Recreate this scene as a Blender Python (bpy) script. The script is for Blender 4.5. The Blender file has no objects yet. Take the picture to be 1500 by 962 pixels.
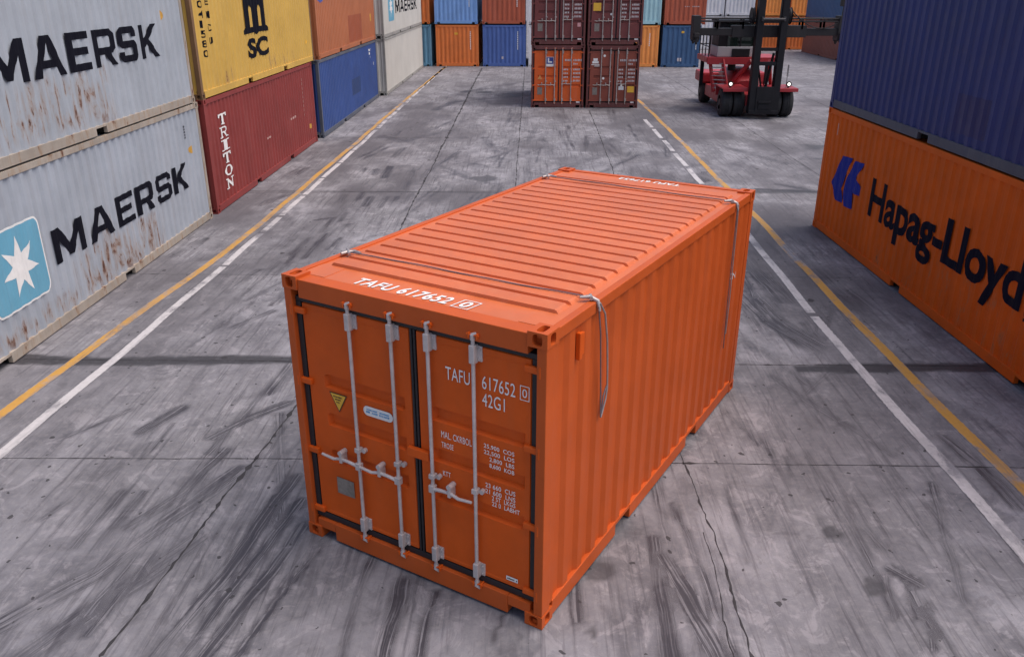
import bpy, bmesh, math, random
import numpy as np
from mathutils import Vector, Matrix

# ------------------------------------------------------------------ camera, sky, sun, exposure
sc = bpy.context.scene
F_PX, YAW, PITCH, ROLL, CAM_H = 1213.61, -0.0217, 0.3946, 0.0017, 4.8285
fw = Vector((math.sin(YAW) * math.cos(PITCH), math.cos(YAW) * math.cos(PITCH), -math.sin(PITCH)))
rt = Vector((math.cos(YAW), -math.sin(YAW), 0))
up = rt.cross(fw)
rt, up = rt * math.cos(ROLL) + up * math.sin(ROLL), up * math.cos(ROLL) - rt * math.sin(ROLL)
cam = bpy.data.cameras.new('camera')
cam.sensor_width = 36.0
cam.lens = F_PX / 1500.0 * 36.0
cam.clip_start = 0.05
cam.clip_end = 3000
cam_o = bpy.data.objects.new('camera', cam)
cam_o.matrix_world = Matrix(((rt.x, up.x, -fw.x, 0), (rt.y, up.y, -fw.y, 0), (rt.z, up.z, -fw.z, CAM_H), (0, 0, 0, 1)))
sc.collection.objects.link(cam_o)
sc.camera = cam_o

SUN_EL, SUN_DIR = math.radians(63), (0.93, -0.10)
world = bpy.data.worlds.new('World')
sc.world = world
world.use_nodes = True
wt = world.node_tree
sky = wt.nodes.new('ShaderNodeTexSky')
sky.sky_type = 'NISHITA'
sky.sun_disc = False
sky.sun_elevation = SUN_EL
sky.sun_rotation = math.atan2(SUN_DIR[0], SUN_DIR[1])
sky.air_density = 1.0
sky.dust_density = 3.0
sky.ozone_density = 1.0
wt.links.new(sky.outputs[0], wt.nodes['Background'].inputs[0])
wt.nodes['Background'].inputs[1].default_value = 0.13
sun = bpy.data.lights.new('sun', 'SUN')
sun.energy = 2.3
sun.angle = math.radians(56)
sun.color = (1.0, 0.90, 0.81)
sun_o = bpy.data.objects.new('sun', sun)
sd = Vector((SUN_DIR[0] * math.cos(SUN_EL), SUN_DIR[1] * math.cos(SUN_EL), math.sin(SUN_EL)))
sun_o.rotation_euler = sd.to_track_quat('Z', 'Y').to_euler()
sun_o.location = (30, -10, 30)
sc.collection.objects.link(sun_o)
vs = sc.view_settings
vs.view_transform = 'Standard'
vs.look = 'None'
vs.gamma = 1.0
vs.use_curve_mapping = False
vs.exposure = 0.31

# ------------------------------------------------------------------ helpers
PI = math.pi
rng = random.Random(7)
COL = sc.collection


class NT:
    """small wrapper to build node materials"""
    def __init__(self, name):
        self.m = bpy.data.materials.new(name)
        self.m.use_nodes = True
        self.t = self.m.node_tree
        self.p = self.t.nodes['Principled BSDF']

    def set(self, node, key, v):
        s = node.inputs[key]
        if isinstance(v, bpy.types.NodeSocket):
            self.t.links.new(v, s)
        else:
            if s.type == 'RGBA' and len(v) == 3:
                v = (*v, 1)
            s.default_value = v

    def n(self, typ, ins=None, **props):
        nd = self.t.nodes.new('ShaderNode' + typ)
        for k, v in props.items():
            setattr(nd, k, v)
        for k, v in (ins or {}).items():
            self.set(nd, k, v)
        return nd

    def math(self, op, a, b=0.0, c=0.0):
        return self.n('Math', {0: a, 1: b, 2: c}, operation=op).outputs[0]

    def mix(self, f, a, b, mode='MIX'):
        nd = self.n('Mix', data_type='RGBA', blend_type=mode)
        self.set(nd, 0, f); self.set(nd, 6, a); self.set(nd, 7, b)
        return nd.outputs[2]

    def mapr(self, v, a, b, c=0.0, d=1.0):
        return self.n('MapRange', {0: v, 1: a, 2: b, 3: c, 4: d}).outputs[0]

    def noise(self, co, scale, detail=4.0, rough=0.55, dist=0.0):
        return self.n('TexNoise', {'Vector': co, 'Scale': scale, 'Detail': detail, 'Roughness': rough, 'Distortion': dist}).outputs[0]

    def mapping(self, co, scale=(1, 1, 1), rot=(0, 0, 0), loc=(0, 0, 0)):
        return self.n('Mapping', {'Vector': co, 'Scale': scale, 'Rotation': rot, 'Location': loc}).outputs[0]

    def bump(self, h, strength, dist):
        nd = self.n('Bump', {'Height': h, 'Strength': strength, 'Distance': dist})
        self.t.links.new(nd.outputs[0], self.p.inputs['Normal'])

    def out(self, col=None, rough=None, metal=None, spec=None):
        if col is not None: self.set(self.p, 'Base Color', col)
        if rough is not None: self.set(self.p, 'Roughness', rough)
        if metal is not None: self.set(self.p, 'Metallic', metal)
        if spec is not None: self.set(self.p, 'Specular IOR Level', spec)
        return self.m


def paint(name, col, rough=0.42, mott=0.14, grime=0.25, chips=0.5, rust_boxes=(), rust_at=0.56, seed=0.0, dust=(0.30, 0.27, 0.25), spec=0.5):
    """weathered coating: mottled colour, vertical grime streaks, chips, optional rust runs inside given boxes (object x, z)"""
    k = NT(name)
    tc = k.n('TexCoord').outputs['Object']
    co = k.mapping(tc, loc=(seed * 3.1, seed * 1.7, seed * 0.9))
    big = k.noise(co, 0.9, 6, 0.6)
    mid = k.noise(co, 5.0, 5, 0.6)
    streak = k.noise(k.mapping(co, scale=(9, 9, 0.45)), 1.0, 5, 0.6)
    v = k.math('ADD', k.mapr(big, 0.3, 0.7, 1 - mott, 1 + mott), k.mapr(mid, 0.3, 0.7, -mott * 0.4, mott * 0.4))
    c = k.mix(1.0, col, k.n('CombineColor', {0: v, 1: v, 2: v}).outputs[0], 'MULTIPLY')
    g = k.math('MULTIPLY', k.mapr(streak, 0.50, 0.78), k.mapr(big, 0.35, 0.65, 0.3, 1.0))
    c = k.mix(k.math('MULTIPLY', g, grime), c, dust)
    fine = k.noise(co, 38.0, 3, 0.5)
    ch = k.math('MULTIPLY', k.mapr(fine, 0.70, 0.74), k.mapr(mid, 0.52, 0.62))
    c = k.mix(k.math('MULTIPLY', ch, chips), c, (0.09, 0.045, 0.03))
    sep = k.n('SeparateXYZ', {0: tc})
    for (x0, x1, z0, z1) in rust_boxes:
        wob = k.math('MULTIPLY', k.math('SUBTRACT', k.noise(k.mapping(tc, scale=(4, 4, 2)), 1.0, 3), 0.5), 0.5)
        fx = k.math('MULTIPLY', k.mapr(sep.outputs[0], x0 - .25, x0 + .25), k.mapr(sep.outputs[0], x1 + .25, x1 - .25))
        z = k.math('ADD', sep.outputs[2], wob)
        fz = k.math('MULTIPLY', k.mapr(z, z0 - .1, z0 + .1), k.mapr(z, z1 + .1, z1 - .1))
        r = k.noise(k.mapping(tc, scale=(7, 7, 1.9), loc=(seed, 0, 3)), 1.0, 7, 0.68, 0.4)
        r2 = k.noise(k.mapping(tc, loc=(5, seed, 1)), 7.0, 6, 0.65)
        m = k.math('MULTIPLY', k.math('MULTIPLY', fx, fz), k.mapr(r, rust_at, rust_at + 0.06))
        halo = k.math('MULTIPLY', k.math('MULTIPLY', fx, fz), k.mapr(r, rust_at - 0.10, rust_at + 0.05))
        c = k.mix(k.math('MULTIPLY', halo, 0.6), c, (0.33, 0.20, 0.11))
        c = k.mix(k.math('MULTIPLY', m, k.mapr(r2, 0.36, 0.52)), c, k.mix(k.mapr(r2, 0.4, 0.65), (0.16, 0.05, 0.018), (0.075, 0.03, 0.018)))
    rg = k.math('ADD', k.mapr(mid, 0.3, 0.7, rough - 0.05, rough + 0.1), k.math('MULTIPLY', g, 0.2))
    k.bump(k.math('ADD', k.noise(co, 2.6, 2), k.math('MULTIPLY', fine, 0.03)), 0.25, 0.02)
    return k.out(c, rg, spec=spec)


def plain(name, col, rough=0.5, metal=0.0, mott=0.15, scale=20.0, spec=0.5):
    k = NT(name)
    co = k.n('TexCoord').outputs['Object']
    n1 = k.noise(co, scale, 5, 0.6)
    n2 = k.noise(co, scale * 0.13, 4, 0.6)
    v = k.math('ADD', k.mapr(n1, 0.3, 0.7, 1 - mott, 1 + mott), k.mapr(n2, 0.3, 0.7, -mott, mott))
    c = k.mix(1.0, col, k.n('CombineColor', {0: v, 1: v, 2: v}).outputs[0], 'MULTIPLY')
    return k.out(c, k.mapr(n2, 0.3, 0.7, rough - 0.06, rough + 0.08), metal, spec)


def obj(name, bm, mat, parent=None, smooth=None):
    me = bpy.data.meshes.new(name)
    bm.normal_update()
    bm.to_mesh(me)
    bm.free()
    if mat: me.materials.append(mat)
    if smooth is not None:
        me.polygons.foreach_set('use_smooth', [True] * len(me.polygons))
        me.set_sharp_from_angle(angle=math.radians(smooth))
    o = bpy.data.objects.new(name, me)
    COL.objects.link(o)
    if parent: o.parent = parent
    return o


def thing(name, label, cat, loc=(0, 0, 0), rotz=0.0, group=None):
    o = bpy.data.objects.new(name, None)
    COL.objects.link(o)
    o.location = loc
    o.rotation_euler = (0, 0, rotz)
    o.empty_display_size = 0.3
    tag(o, label, cat, group)
    return o


def tag(o, label, cat, group=None):
    o['label'] = label
    o['category'] = cat
    if group: o['group'] = group


def box(bm, x0, x1, y0, y1, z0, z1, bev=0.0):
    x0, x1 = min(x0, x1), max(x0, x1); y0, y1 = min(y0, y1), max(y0, y1); z0, z1 = min(z0, z1), max(z0, z1)
    v = [bm.verts.new(p) for p in ((x0, y0, z0), (x1, y0, z0), (x1, y1, z0), (x0, y1, z0), (x0, y0, z1), (x1, y0, z1), (x1, y1, z1), (x0, y1, z1))]
    f = [bm.faces.new([v[i] for i in q]) for q in ((0, 3, 2, 1), (4, 5, 6, 7), (0, 1, 5, 4), (1, 2, 6, 5), (2, 3, 7, 6), (3, 0, 4, 7))]
    if bev > 0:
        es = list({e for q in f for e in q.edges})
        bmesh.ops.bevel(bm, geom=es, offset=bev, segments=2, affect='EDGES', profile=0.6)
    return v


def bar(bm, a, b, w, h, upv=(0, 0, 1)):
    """box beam from a to b, w across, h along up"""
    a, b = Vector(a), Vector(b)
    d = (b - a).normalized()
    s = d.cross(Vector(upv))
    if s.length < 1e-4: s = d.cross(Vector((1, 0, 0)))
    s.normalize()
    u = s.cross(d)
    v = []
    for p in (a, b):
        for i, j in ((-1, -1), (1, -1), (1, 1), (-1, 1)):
            v.append(bm.verts.new(p + s * (i * w / 2) + u * (j * h / 2)))
    for q in ((3, 2, 1, 0), (4, 5, 6, 7), (0, 1, 5, 4), (1, 2, 6, 5), (2, 3, 7, 6), (3, 0, 4, 7)):
        bm.faces.new([v[i] for i in q])


def tube(bm, pts, r, n=10):
    pts = [Vector(p) for p in pts]
    rings = []
    pn = None
    for i, p in enumerate(pts):
        d = (pts[min(i + 1, len(pts) - 1)] - pts[max(i - 1, 0)]).normalized()
        if pn is None:
            pn = d.orthogonal().normalized()
        pn = (pn - d * pn.dot(d))
        pn = pn.normalized() if pn.length > 1e-5 else d.orthogonal().normalized()
        b = d.cross(pn)
        rr = r[i] if isinstance(r, (list, tuple)) else r
        rings.append([bm.verts.new(p + (pn * math.cos(2 * PI * k / n) + b * math.sin(2 * PI * k / n)) * rr) for k in range(n)])
    for a, b in zip(rings, rings[1:]):
        for k in range(n):
            bm.faces.new((a[k], a[(k + 1) % n], b[(k + 1) % n], b[k]))
    bm.faces.new(rings[0][::-1]); bm.faces.new(rings[-1])


def lathe_x(bm, prof, c, n=40):
    """revolve (x offset, radius) profile about an x-parallel axis through c"""
    rings = []
    for (x, r) in prof:
        rings.append([bm.verts.new((c[0] + x, c[1] + r * math.cos(2 * PI * k / n), c[2] + r * math.sin(2 * PI * k / n))) for k in range(n)])
    for a, b in zip(rings, rings[1:]):
        for k in range(n):
            bm.faces.new((a[k], a[(k + 1) % n], b[(k + 1) % n], b[k]))
    bm.faces.new(rings[0][::-1]); bm.faces.new(rings[-1])
    bmesh.ops.recalc_face_normals(bm, faces=bm.faces[:])


def hole_face(bm, c, u, v, hu, hv, ru, rv, depth, roundness=1.0):
    """rectangular face centred c spanned by u, v (normal u x v) with an oval recess"""
    c, u, v = Vector(c), Vector(u), Vector(v)
    nrm = u.cross(v)
    N = 24
    A, B, D = [], [], []
    for k in range(N):
        a = 2 * PI * k / N + PI / 4
        ca, sa = math.cos(a), math.sin(a)
        m = max(abs(ca), abs(sa))
        A.append(bm.verts.new(c + u * (ca / m * hu) + v * (sa / m * hv)))
        e = (abs(ca) ** 4 + abs(sa) ** 4) ** 0.25
        ex, ey = ca / e, sa / e
        B.append(bm.verts.new(c + u * (ex * ru) + v * (ey * rv)))
        D.append(bm.verts.new(c + u * (ex * ru) + v * (ey * rv) - nrm * depth))
    for k in range(N):
        j = (k + 1) % N
        bm.faces.new((A[k], A[j], B[j], B[k]))
        bm.faces.new((B[k], B[j], D[j], D[k]))
    bm.faces.new(D)


# ---- flat lettering -------------------------------------------------------------------------
def text2d(body, bold=0.0, spacing=1.0, shear=0.0):
    cu = bpy.data.curves.new('lettering', 'FONT')
    cu.body = body
    cu.offset = bold
    cu.space_character = spacing
    cu.shear = shear
    cu.resolution_u = 4
    return curve2d(cu)


def loops2d(loops):
    cu = bpy.data.curves.new('lettering', 'CURVE')
    cu.dimensions = '2D'
    cu.fill_mode = 'BOTH'
    for lp in loops:
        s = cu.splines.new('POLY')
        s.points.add(len(lp) - 1)
        for p, q in zip(s.points, lp):
            p.co = (q[0], q[1], 0, 1)
        s.use_cyclic_u = True
    return curve2d(cu)


def curve2d(cu):
    o = bpy.data.objects.new('lettering', cu)
    me = o.to_mesh()
    vs_ = np.array([(v.co.x, v.co.y) for v in me.vertices])
    fs = [tuple(p.vertices) for p in me.polygons]
    o.to_mesh_clear()
    bpy.data.objects.remove(o)
    bpy.data.curves.remove(cu)
    return vs_, fs


def fit2d(shape, u0, u1, v0, v1):
    v, f = shape
    lo, hi = v.min(0), v.max(0)
    w = (v - lo) / np.maximum(hi - lo, 1e-9)
    return np.c_[u0 + w[:, 0] * (u1 - u0), v0 + w[:, 1] * (v1 - v0)], f


def join2d(shapes):
    V, Fs, n = [], [], 0
    for v, f in shapes:
        V.append(v); Fs += [tuple(i + n for i in q) for q in f]; n += len(v)
    return np.concatenate(V), Fs


def lay(bm, shape, mapf, breaks=()):
    """lay a flat (u, v) shape on a surface: mapf(u, v) -> xyz; cut at corrugation folds first"""
    t = bmesh.new()
    v, f = shape
    tv = [t.verts.new((a, b, 0)) for a, b in v]
    for q in f:
        try: t.faces.new([tv[i] for i in q])
        except ValueError: pass
    lo, hi = v[:, 0].min(), v[:, 0].max()
    for x in breaks:
        if lo < x < hi:
            bmesh.ops.bisect_plane(t, geom=t.verts[:] + t.edges[:] + t.faces[:], plane_co=(x, 0, 0), plane_no=(1, 0, 0))
    mp = {}
    for w in t.verts:
        mp[w] = bm.verts.new(mapf(w.co.x, w.co.y))
    for q in t.faces:
        bm.faces.new([mp[w] for w in q.verts])
    t.free()


def rect2d(u0, u1, v0, v1):
    return np.array([(u0, v0), (u1, v0), (u1, v1), (u0, v1)], float), [(0, 1, 2, 3)]


def fit_loops(loops, x0, y0, sx, sy):
    return [[(x0 + a * sx, y0 + b * sy) for a, b in lp] for lp in loops]


# wide block capitals with clipped corners (loops; holes are inner loops), unit height
BLOCK = {
    'M': (1.16, [[(0, 0), (0, 1), (.27, 1), (.58, .42), (.89, 1), (1.16, 1), (1.16, 0), (.94, 0), (.94, .62), (.66, .08), (.5, .08), (.22, .62), (.22, 0)]]),
    'A': (1.08, [[(0, 0), (.38, 1), (.70, 1), (1.08, 0), (.84, 0), (.76, .22), (.32, .22), (.24, 0)], [(.39, .41), (.69, .41), (.54, .82)]]),
    'E': (.84, [[(0, 0), (0, 1), (.84, 1), (.84, .81), (.22, .81), (.22, .6), (.76, .6), (.76, .41), (.22, .41), (.22, .19), (.84, .19), (.84, 0)]]),
    'R': (.92, [[(0, 0), (0, 1), (.78, 1), (.92, .86), (.92, .46), (.80, .34), (.70, .33), (.93, 0), (.67, 0), (.46, .32), (.22, .32), (.22, 0)], [(.22, .51), (.66, .51), (.70, .55), (.70, .77), (.66, .81), (.22, .81)]]),
    'S': (.88, [[(0, .14), (0, .3), (.22, .3), (.22, .19), (.66, .19), (.66, .40), (.14, .40), (0, .54), (0, .86), (.14, 1), (.74, 1), (.88, .86), (.88, .7), (.66, .7), (.66, .81), (.22, .81), (.22, .6), (.74, .6), (.88, .46), (.88, .14), (.74, 0), (.14, 0)]]),
    'K': (.92, [[(0, 0), (0, 1), (.22, 1), (.22, .6), (.62, 1), (.92, 1), (.48, .56), (.94, 0), (.66, 0), (.32, .42), (.22, .32), (.22, 0)]]),
}


def block_word(word, gap=0.13):
    x, lps = 0.0, []
    shapes = []
    for ch in word:
        w, L = BLOCK[ch]
        shapes.append(loops2d(fit_loops(L, x, 0, 1, 1)))
        x += w + gap
    return join2d(shapes)


# slab-serif capitals for the vertical word
SLAB = {
    'T': [[(.32, 0), (.32, .1), (.41, .1), (.41, .86), (.12, .86), (.1, .68), (0, .68), (0, 1), (1, 1), (1, .68), (.9, .68), (.88, .86), (.59, .86), (.59, .1), (.68, .1), (.68, 0)]],
    'R': [[(0, 0), (0, .1), (.1, .1), (.1, .9), (0, .9), (0, 1), (.7, 1), (.88, .88), (.9, .62), (.78, .5), (.64, .45), (.84, .1), (1, .1), (1, 0), (.7, 0), (.46, .44), (.28, .44), (.28, .1), (.38, .1), (.38, 0)], [(.28, .56), (.62, .56), (.72, .64), (.72, .8), (.62, .88), (.28, .88)]],
    'I': [[(.28, 0), (.28, .1), (.41, .1), (.41, .9), (.28, .9), (.28, 1), (.72, 1), (.72, .9), (.59, .9), (.59, .1), (.72, .1), (.72, 0)]],
    'N': [[(0, 0), (0, .1), (.12, .1), (.12, .9), (0, .9), (0, 1), (.28, 1), (.74, .34), (.74, .9), (.62, .9), (.62, 1), (1, 1), (1, .9), (.88, .9), (.88, 0), (.74, 0), (.26, .68), (.26, .1), (.38, .1), (.38, 0)]],
    'O': [[(.5 + .5 * math.cos(a * PI / 12), .5 + .5 * math.sin(a * PI / 12)) for a in range(24)], [(.5 + .3 * math.cos(a * PI / 12), .5 + .36 * math.sin(a * PI / 12)) for a in range(24)]],
}


def star2d(cx, cy, r, r2, n=7):
    return loops2d([[(cx + (r if k % 2 == 0 else r2) * math.sin(PI * k / n), cy + (r if k % 2 == 0 else r2) * math.cos(PI * k / n)) for k in range(2 * n)]])


def rrect2d(u0, u1, v0, v1, r):
    pts = []
    for cx, cy, a0 in ((u1 - r, v1 - r, 0), (u0 + r, v1 - r, 90), (u0 + r, v0 + r, 180), (u1 - r, v0 + r, 270)):
        for k in range(7):
            a = math.radians(a0 + 15 * k)
            pts.append((cx + r * math.cos(a), cy + r * math.sin(a)))
    return loops2d([pts])
TYRE = [([(-4.28,5.21),(-3.82,5.87),(-3.53,6.56),(-3.09,7.54)],0.26,0.5),([(-3.87,4.88),(-3.51,5.59),(-3.09,6.36)],0.26,0.4),([(-2.88,4.89),(-2.66,5.88),(-2.47,7.42)],0.17,0.8),([(-2.67,4.9),(-2.51,5.79),(-2.28,6.99)],0.12,0.8),([(-2.49,4.9),(-2.31,5.71),(-2.15,6.59)],0.14,0.7),([(-2.25,4.91),(-2.11,5.54),(-1.91,6.28)],0.08,0.7),([(-1.43,4.93),(-1.45,5.56),(-1.4,6.1)],0.12,0.6),([(-1.11,4.93),(-1.1,5.4),(-1.08,5.83)],0.16,0.7),([(-0.82,4.94),(-0.82,5.37),(-0.77,5.7)],0.08,0.6),([(1.25,6.21),(1.39,5.67),(1.5,5.0)],0.21,0.9),([(1.21,6.46),(1.18,5.88),(1.14,4.99)],0.17,0.75),([(1.46,7.02),(1.57,5.98),(1.62,5.0)],0.08,0.6),([(0.43,5.86),(0.43,5.4)],0.12,0.6),([(-4.51,8.34),(-4.28,8.93)],0.2,0.6),([(-5.29,8.21),(-4.88,8.88)],0.11,0.5),([(-3.64,8.25),(-3.35,8.71),(-3.0,9.11)],0.17,0.55),([(-4.74,6.64),(-4.48,7.37),(-4.32,8.08)],0.1,0.4),([(-3.38,7.95),(-3.52,7.14),(-3.82,6.55)],0.19,0.4),([(-1.93,6.39),(-1.79,6.6)],0.14,0.4),([(3.63,13.22),(3.77,12.0),(4.11,11.09)],0.5,0.5),([(4.13,14.31),(4.23,12.91)],0.36,0.5),([(3.42,10.71),(3.64,9.85)],0.19,0.3),([(3.13,6.83),(3.12,6.36),(3.11,5.93)],0.07,0.5),([(3.28,6.07),(3.42,5.89)],0.15,0.7),([(3.23,6.67),(3.29,6.41)],0.13,0.4),([(3.34,5.51),(3.35,5.04)],0.08,0.6),([(3.31,5.85),(3.29,5.27)],0.09,0.5),([(3.12,8.12),(3.06,6.83)],0.07,0.3),([(2.4,9.06),(2.62,8.25)],0.1,0.35),([(4.79,8.46),(4.9,7.74)],0.17,0.4),([(4.9,7.74),(4.92,7.11)],0.2,0.5),([(5.24,14.34),(5.36,12.63)],0.48,0.35),([(-4.59,20.08),(-4.5,19.32)],0.17,0.9),([(-4.18,20.24),(-4.15,19.54)],0.15,0.8),([(-3.88,19.89),(-3.87,18.95)],0.18,0.9),([(-3.48,19.9),(-3.51,18.89)],0.15,0.7),([(-3.25,19.91),(-3.28,19.49)],0.15,0.7),([(-4.31,23.11),(-4.26,22.39)],0.17,0.6),([(-3.98,23.49),(-3.94,22.05)],0.21,0.8),([(-4.65,23.28),(-4.62,22.55)],0.14,0.5),([(-4.75,17.65),(-4.35,17.89)],0.11,0.9),([(-4.16,18.31),(-4.16,17.61)],0.11,0.7),([(-4.37,17.72),(-4.38,16.74)],0.12,0.6),([(-3.87,17.4),(-3.98,17.28)],0.09,0.6),([(-4.5,16.33),(-4.62,15.21)],0.12,0.6),([(-4.21,16.64),(-4.29,14.96)],0.12,0.7),([(-3.87,16.35),(-3.98,15.5)],0.11,0.6),([(-4.53,15.66),(-4.53,14.66)],0.12,0.5),([(-3.26,16.52),(-3.41,16.17)],0.13,0.5),([(-2.7,23.92),(-1.58,21.96)],0.15,0.5),([(-2.41,22.98),(-1.67,21.95)],0.11,0.6),([(-4.03,27.84),(-2.86,29.97)],0.35,0.35),([(-3.2,41.02),(-0.29,45.6)],0.53,0.6),([(-3.52,37.3),(-0.25,39.81)],0.4,0.5),([(-5.05,28.48),(-3.47,26.97)],0.41,0.4),([(-3.56,50.99),(-2.59,51.87)],0.26,0.7),([(5.8,20.98),(7.27,20.72)],0.19,0.8),([(6.47,21.54),(7.46,20.51)],0.26,0.5),([(8.31,25.28),(8.86,24.77)],0.18,0.4),([(5.75,35.48),(6.98,37.67)],0.25,0.4),([(7.97,47.63),(8.92,48.75)],0.25,0.5),([(6.19,26.91),(7.4,24.22)],0.3,0.35),([(2.4,28.71),(3.84,25.68)],0.26,0.3),([(-6.54,21.98),(-6.29,24.83)],0.43,0.4),([(-6.37,19.01),(-6.01,20.04)],0.28,0.35),([(-6.86,15.02),(-6.63,16.17)],0.24,0.5),([(-6.13,14.83),(-5.81,15.63)],0.2,0.4),([(-4.5,11.51),(-4.08,12.23)],0.14,0.5),([(-4.66,12.67),(-4.27,13.71)],0.12,0.4),([(-5.11,12.99),(-4.92,14.25)],0.18,0.4),([(-5.77,10.03),(-5.5,10.48)],0.11,0.3)]  # tyre marks, plus broader dark patches far out in the yard
# ------------------------------------------------------------------ concrete yard
def axis(a0, a1, d, outer, grow=1.35):
    c = list(np.arange(a0, a1 + d / 2, d))
    lo, s = [], d
    x = a0
    while x > -outer:
        s *= grow; x -= s; lo.append(x)
    hi, s, x = [], d, a1
    while x < outer:
        s *= grow; x += s; hi.append(x)
    return np.array(lo[::-1] + c + hi)


gx = axis(-7.4, 7.6, .05, 700)
ynear = np.concatenate([np.arange(3.6, 13, .05), np.arange(13, 24, .09), np.arange(24, 62, .2)])
gy = np.concatenate([axis(3.6, 3.65, .05, 700)[:-2], ynear, axis(62, 62.2, .2, 700)[2:]])
gy = np.unique(np.round(gy, 4))
gy = np.concatenate([gy[gy < 3.6], ynear, gy[gy > 62]])
XX, YY = np.meshgrid(gx, gy)


def vnoise(x, y, seed):
    r = np.random.RandomState(seed).rand(256, 256)
    xi, yi = np.floor(x).astype(int), np.floor(y).astype(int)
    fx, fy = x - xi, y - yi
    fx, fy = fx * fx * (3 - 2 * fx), fy * fy * (3 - 2 * fy)
    g = lambda a, b: r[a % 256, b % 256]
    return (g(xi, yi) * (1 - fx) + g(xi + 1, yi) * fx) * (1 - fy) + (g(xi, yi + 1) * (1 - fx) + g(xi + 1, yi + 1) * fx) * fy


def fbm(x, y, seed, o=4):
    return sum(vnoise(x * 2 ** k, y * 2 ** k, seed + k) * .5 ** k for k in range(o)) / sum(.5 ** k for k in range(o))


wx = XX + .05 * (fbm(XX * 2, YY * 2, 3) - .5)
wy = YY + .05 * (fbm(XX * 2, YY * 2, 9) - .5)
tyre_dark = np.zeros_like(XX)
cross = np.zeros_like(XX)
rnd = np.random.RandomState(5)
strips = list(TYRE)
for k in range(150):     # more rubber smears in the traffic lanes
    y = 5 + 30 * rnd.rand() ** 1.3
    x = rnd.uniform(-5.3, 4.6)
    a = rnd.normal(.12, .22); L = rnd.uniform(.3, 2.0) * (1 + y / 30)
    w_s, am = rnd.uniform(.03, .13) * (1 + y / 40), rnd.uniform(.15, .55)
    for dx_ in ((0,) if rnd.rand() < .6 else (0, rnd.uniform(.12, .3))):
        strips.append(([(x + dx_, y), (x + dx_ + L * math.sin(a), y + L * math.cos(a))], w_s, am))
for pl, w, amt in strips:
    d = np.full_like(XX, 9.0)
    sg = np.zeros_like(XX)
    for (ax, ay), (bx, by) in zip(pl, pl[1:]):
        vx, vy = bx - ax, by - ay
        t_ = np.clip(((wx - ax) * vx + (wy - ay) * vy) / (vx * vx + vy * vy + 1e-9), 0, 1)
        dd = np.hypot(wx - ax - t_ * vx, wy - ay - t_ * vy)
        cr = ((wx - ax) * vy - (wy - ay) * vx) / math.hypot(vx, vy)
        sg = np.where(dd < d, cr, sg)
        d = np.minimum(d, dd)
    s_ = np.clip((w * .60 - d) / (w * .22), 0, 1) * amt
    off = rnd.uniform(0, 50)
    cross = np.where(s_ > tyre_dark, sg + off, cross)
    tyre_dark = np.maximum(tyre_dark, s_)
tyre_dark = np.clip(tyre_dark * np.clip(2.4 * fbm(XX * 2.2, YY * 1.6, 20) - .2, .15, 1.5), 0, 1)
# tar seam left and right, oil blots and dark far patches
tar = np.zeros_like(XX)
band = .15 + .14 * (fbm(XX * 1.3, YY * 0, 31) - .4)
tar = np.maximum(tar, np.clip((band + .09 * (fbm(XX * 5, YY * 5, 37) - .5) - abs(YY - 10.32 - .05 * np.sin(XX * 1.3))) / .05, 0, 1) * ((XX < -2.6) | (XX > 3.6)))
tar = np.maximum(tar, .6 * np.clip((.10 - abs(YY - 20.4)) / .08, 0, 1) * (XX < 0))
tar = np.maximum(tar, .8 * np.clip((.28 - abs(YY - 20.7)) / .2, 0, 1) * (XX > 5.3))
for (bx, by, r_) in ((.63, 5.98, .17), (3.05, 5.85, .10), (2.98, 5.80, .07), (.55, 5.25, .05), (1.15, 8.0, .06), (2.9, 6.6, .12), (-1.2, 22, .4), (-.9, 40, .8), (-2.2, 41, .5), (9.2, 27, .5), (8.4, 40, .8)):
    rr = np.hypot((XX - bx), (YY - by) / 1.1) + r_ * .9 * (fbm(XX * 6, YY * 6, 50) - .5)
    tar = np.maximum(tar, .8 * np.clip((r_ - rr) / (r_ * .25), 0, 1))
# broad worn tone
tone = np.clip((fbm(XX * .9, YY * .45, 70, 5) - .37) * 3.4, 0, 1) * (.32 + .68 * np.clip((YY - 7) / 7, 0, 1)) * np.clip((60 - YY) / 20, .2, 1)
bm = None
nyy, nxx = XX.shape
me = bpy.data.meshes.new('yard_ground')
co = np.stack([XX.ravel(), YY.ravel(), np.zeros(XX.size)], 1)
idx = np.arange(XX.size).reshape(nyy, nxx)
q = np.stack([idx[:-1, :-1], idx[:-1, 1:], idx[1:, 1:], idx[1:, :-1]], -1).reshape(-1, 4)
me.vertices.add(len(co)); me.vertices.foreach_set('co', co.ravel().astype(np.float32))
me.loops.add(q.size); me.loops.foreach_set('vertex_index', q.ravel().astype(np.int32))
me.polygons.add(len(q)); me.polygons.foreach_set('loop_start', np.arange(0, q.size, 4, dtype=np.int32))
me.polygons.foreach_set('loop_total', np.full(len(q), 4, dtype=np.int32))
me.update(calc_edges=True)
at = me.attributes.new('marks', 'FLOAT_COLOR', 'POINT')
at.data.foreach_set('color', np.stack([tyre_dark, tar, tone, np.ones_like(tone)], -1).ravel().astype(np.float32))
at = me.attributes.new('across', 'FLOAT', 'POINT')
at.data.foreach_set('value', cross.ravel().astype(np.float32))
ground = bpy.data.objects.new('yard_ground', me)
COL.objects.link(ground)
ground['kind'] = 'structure'


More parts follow.
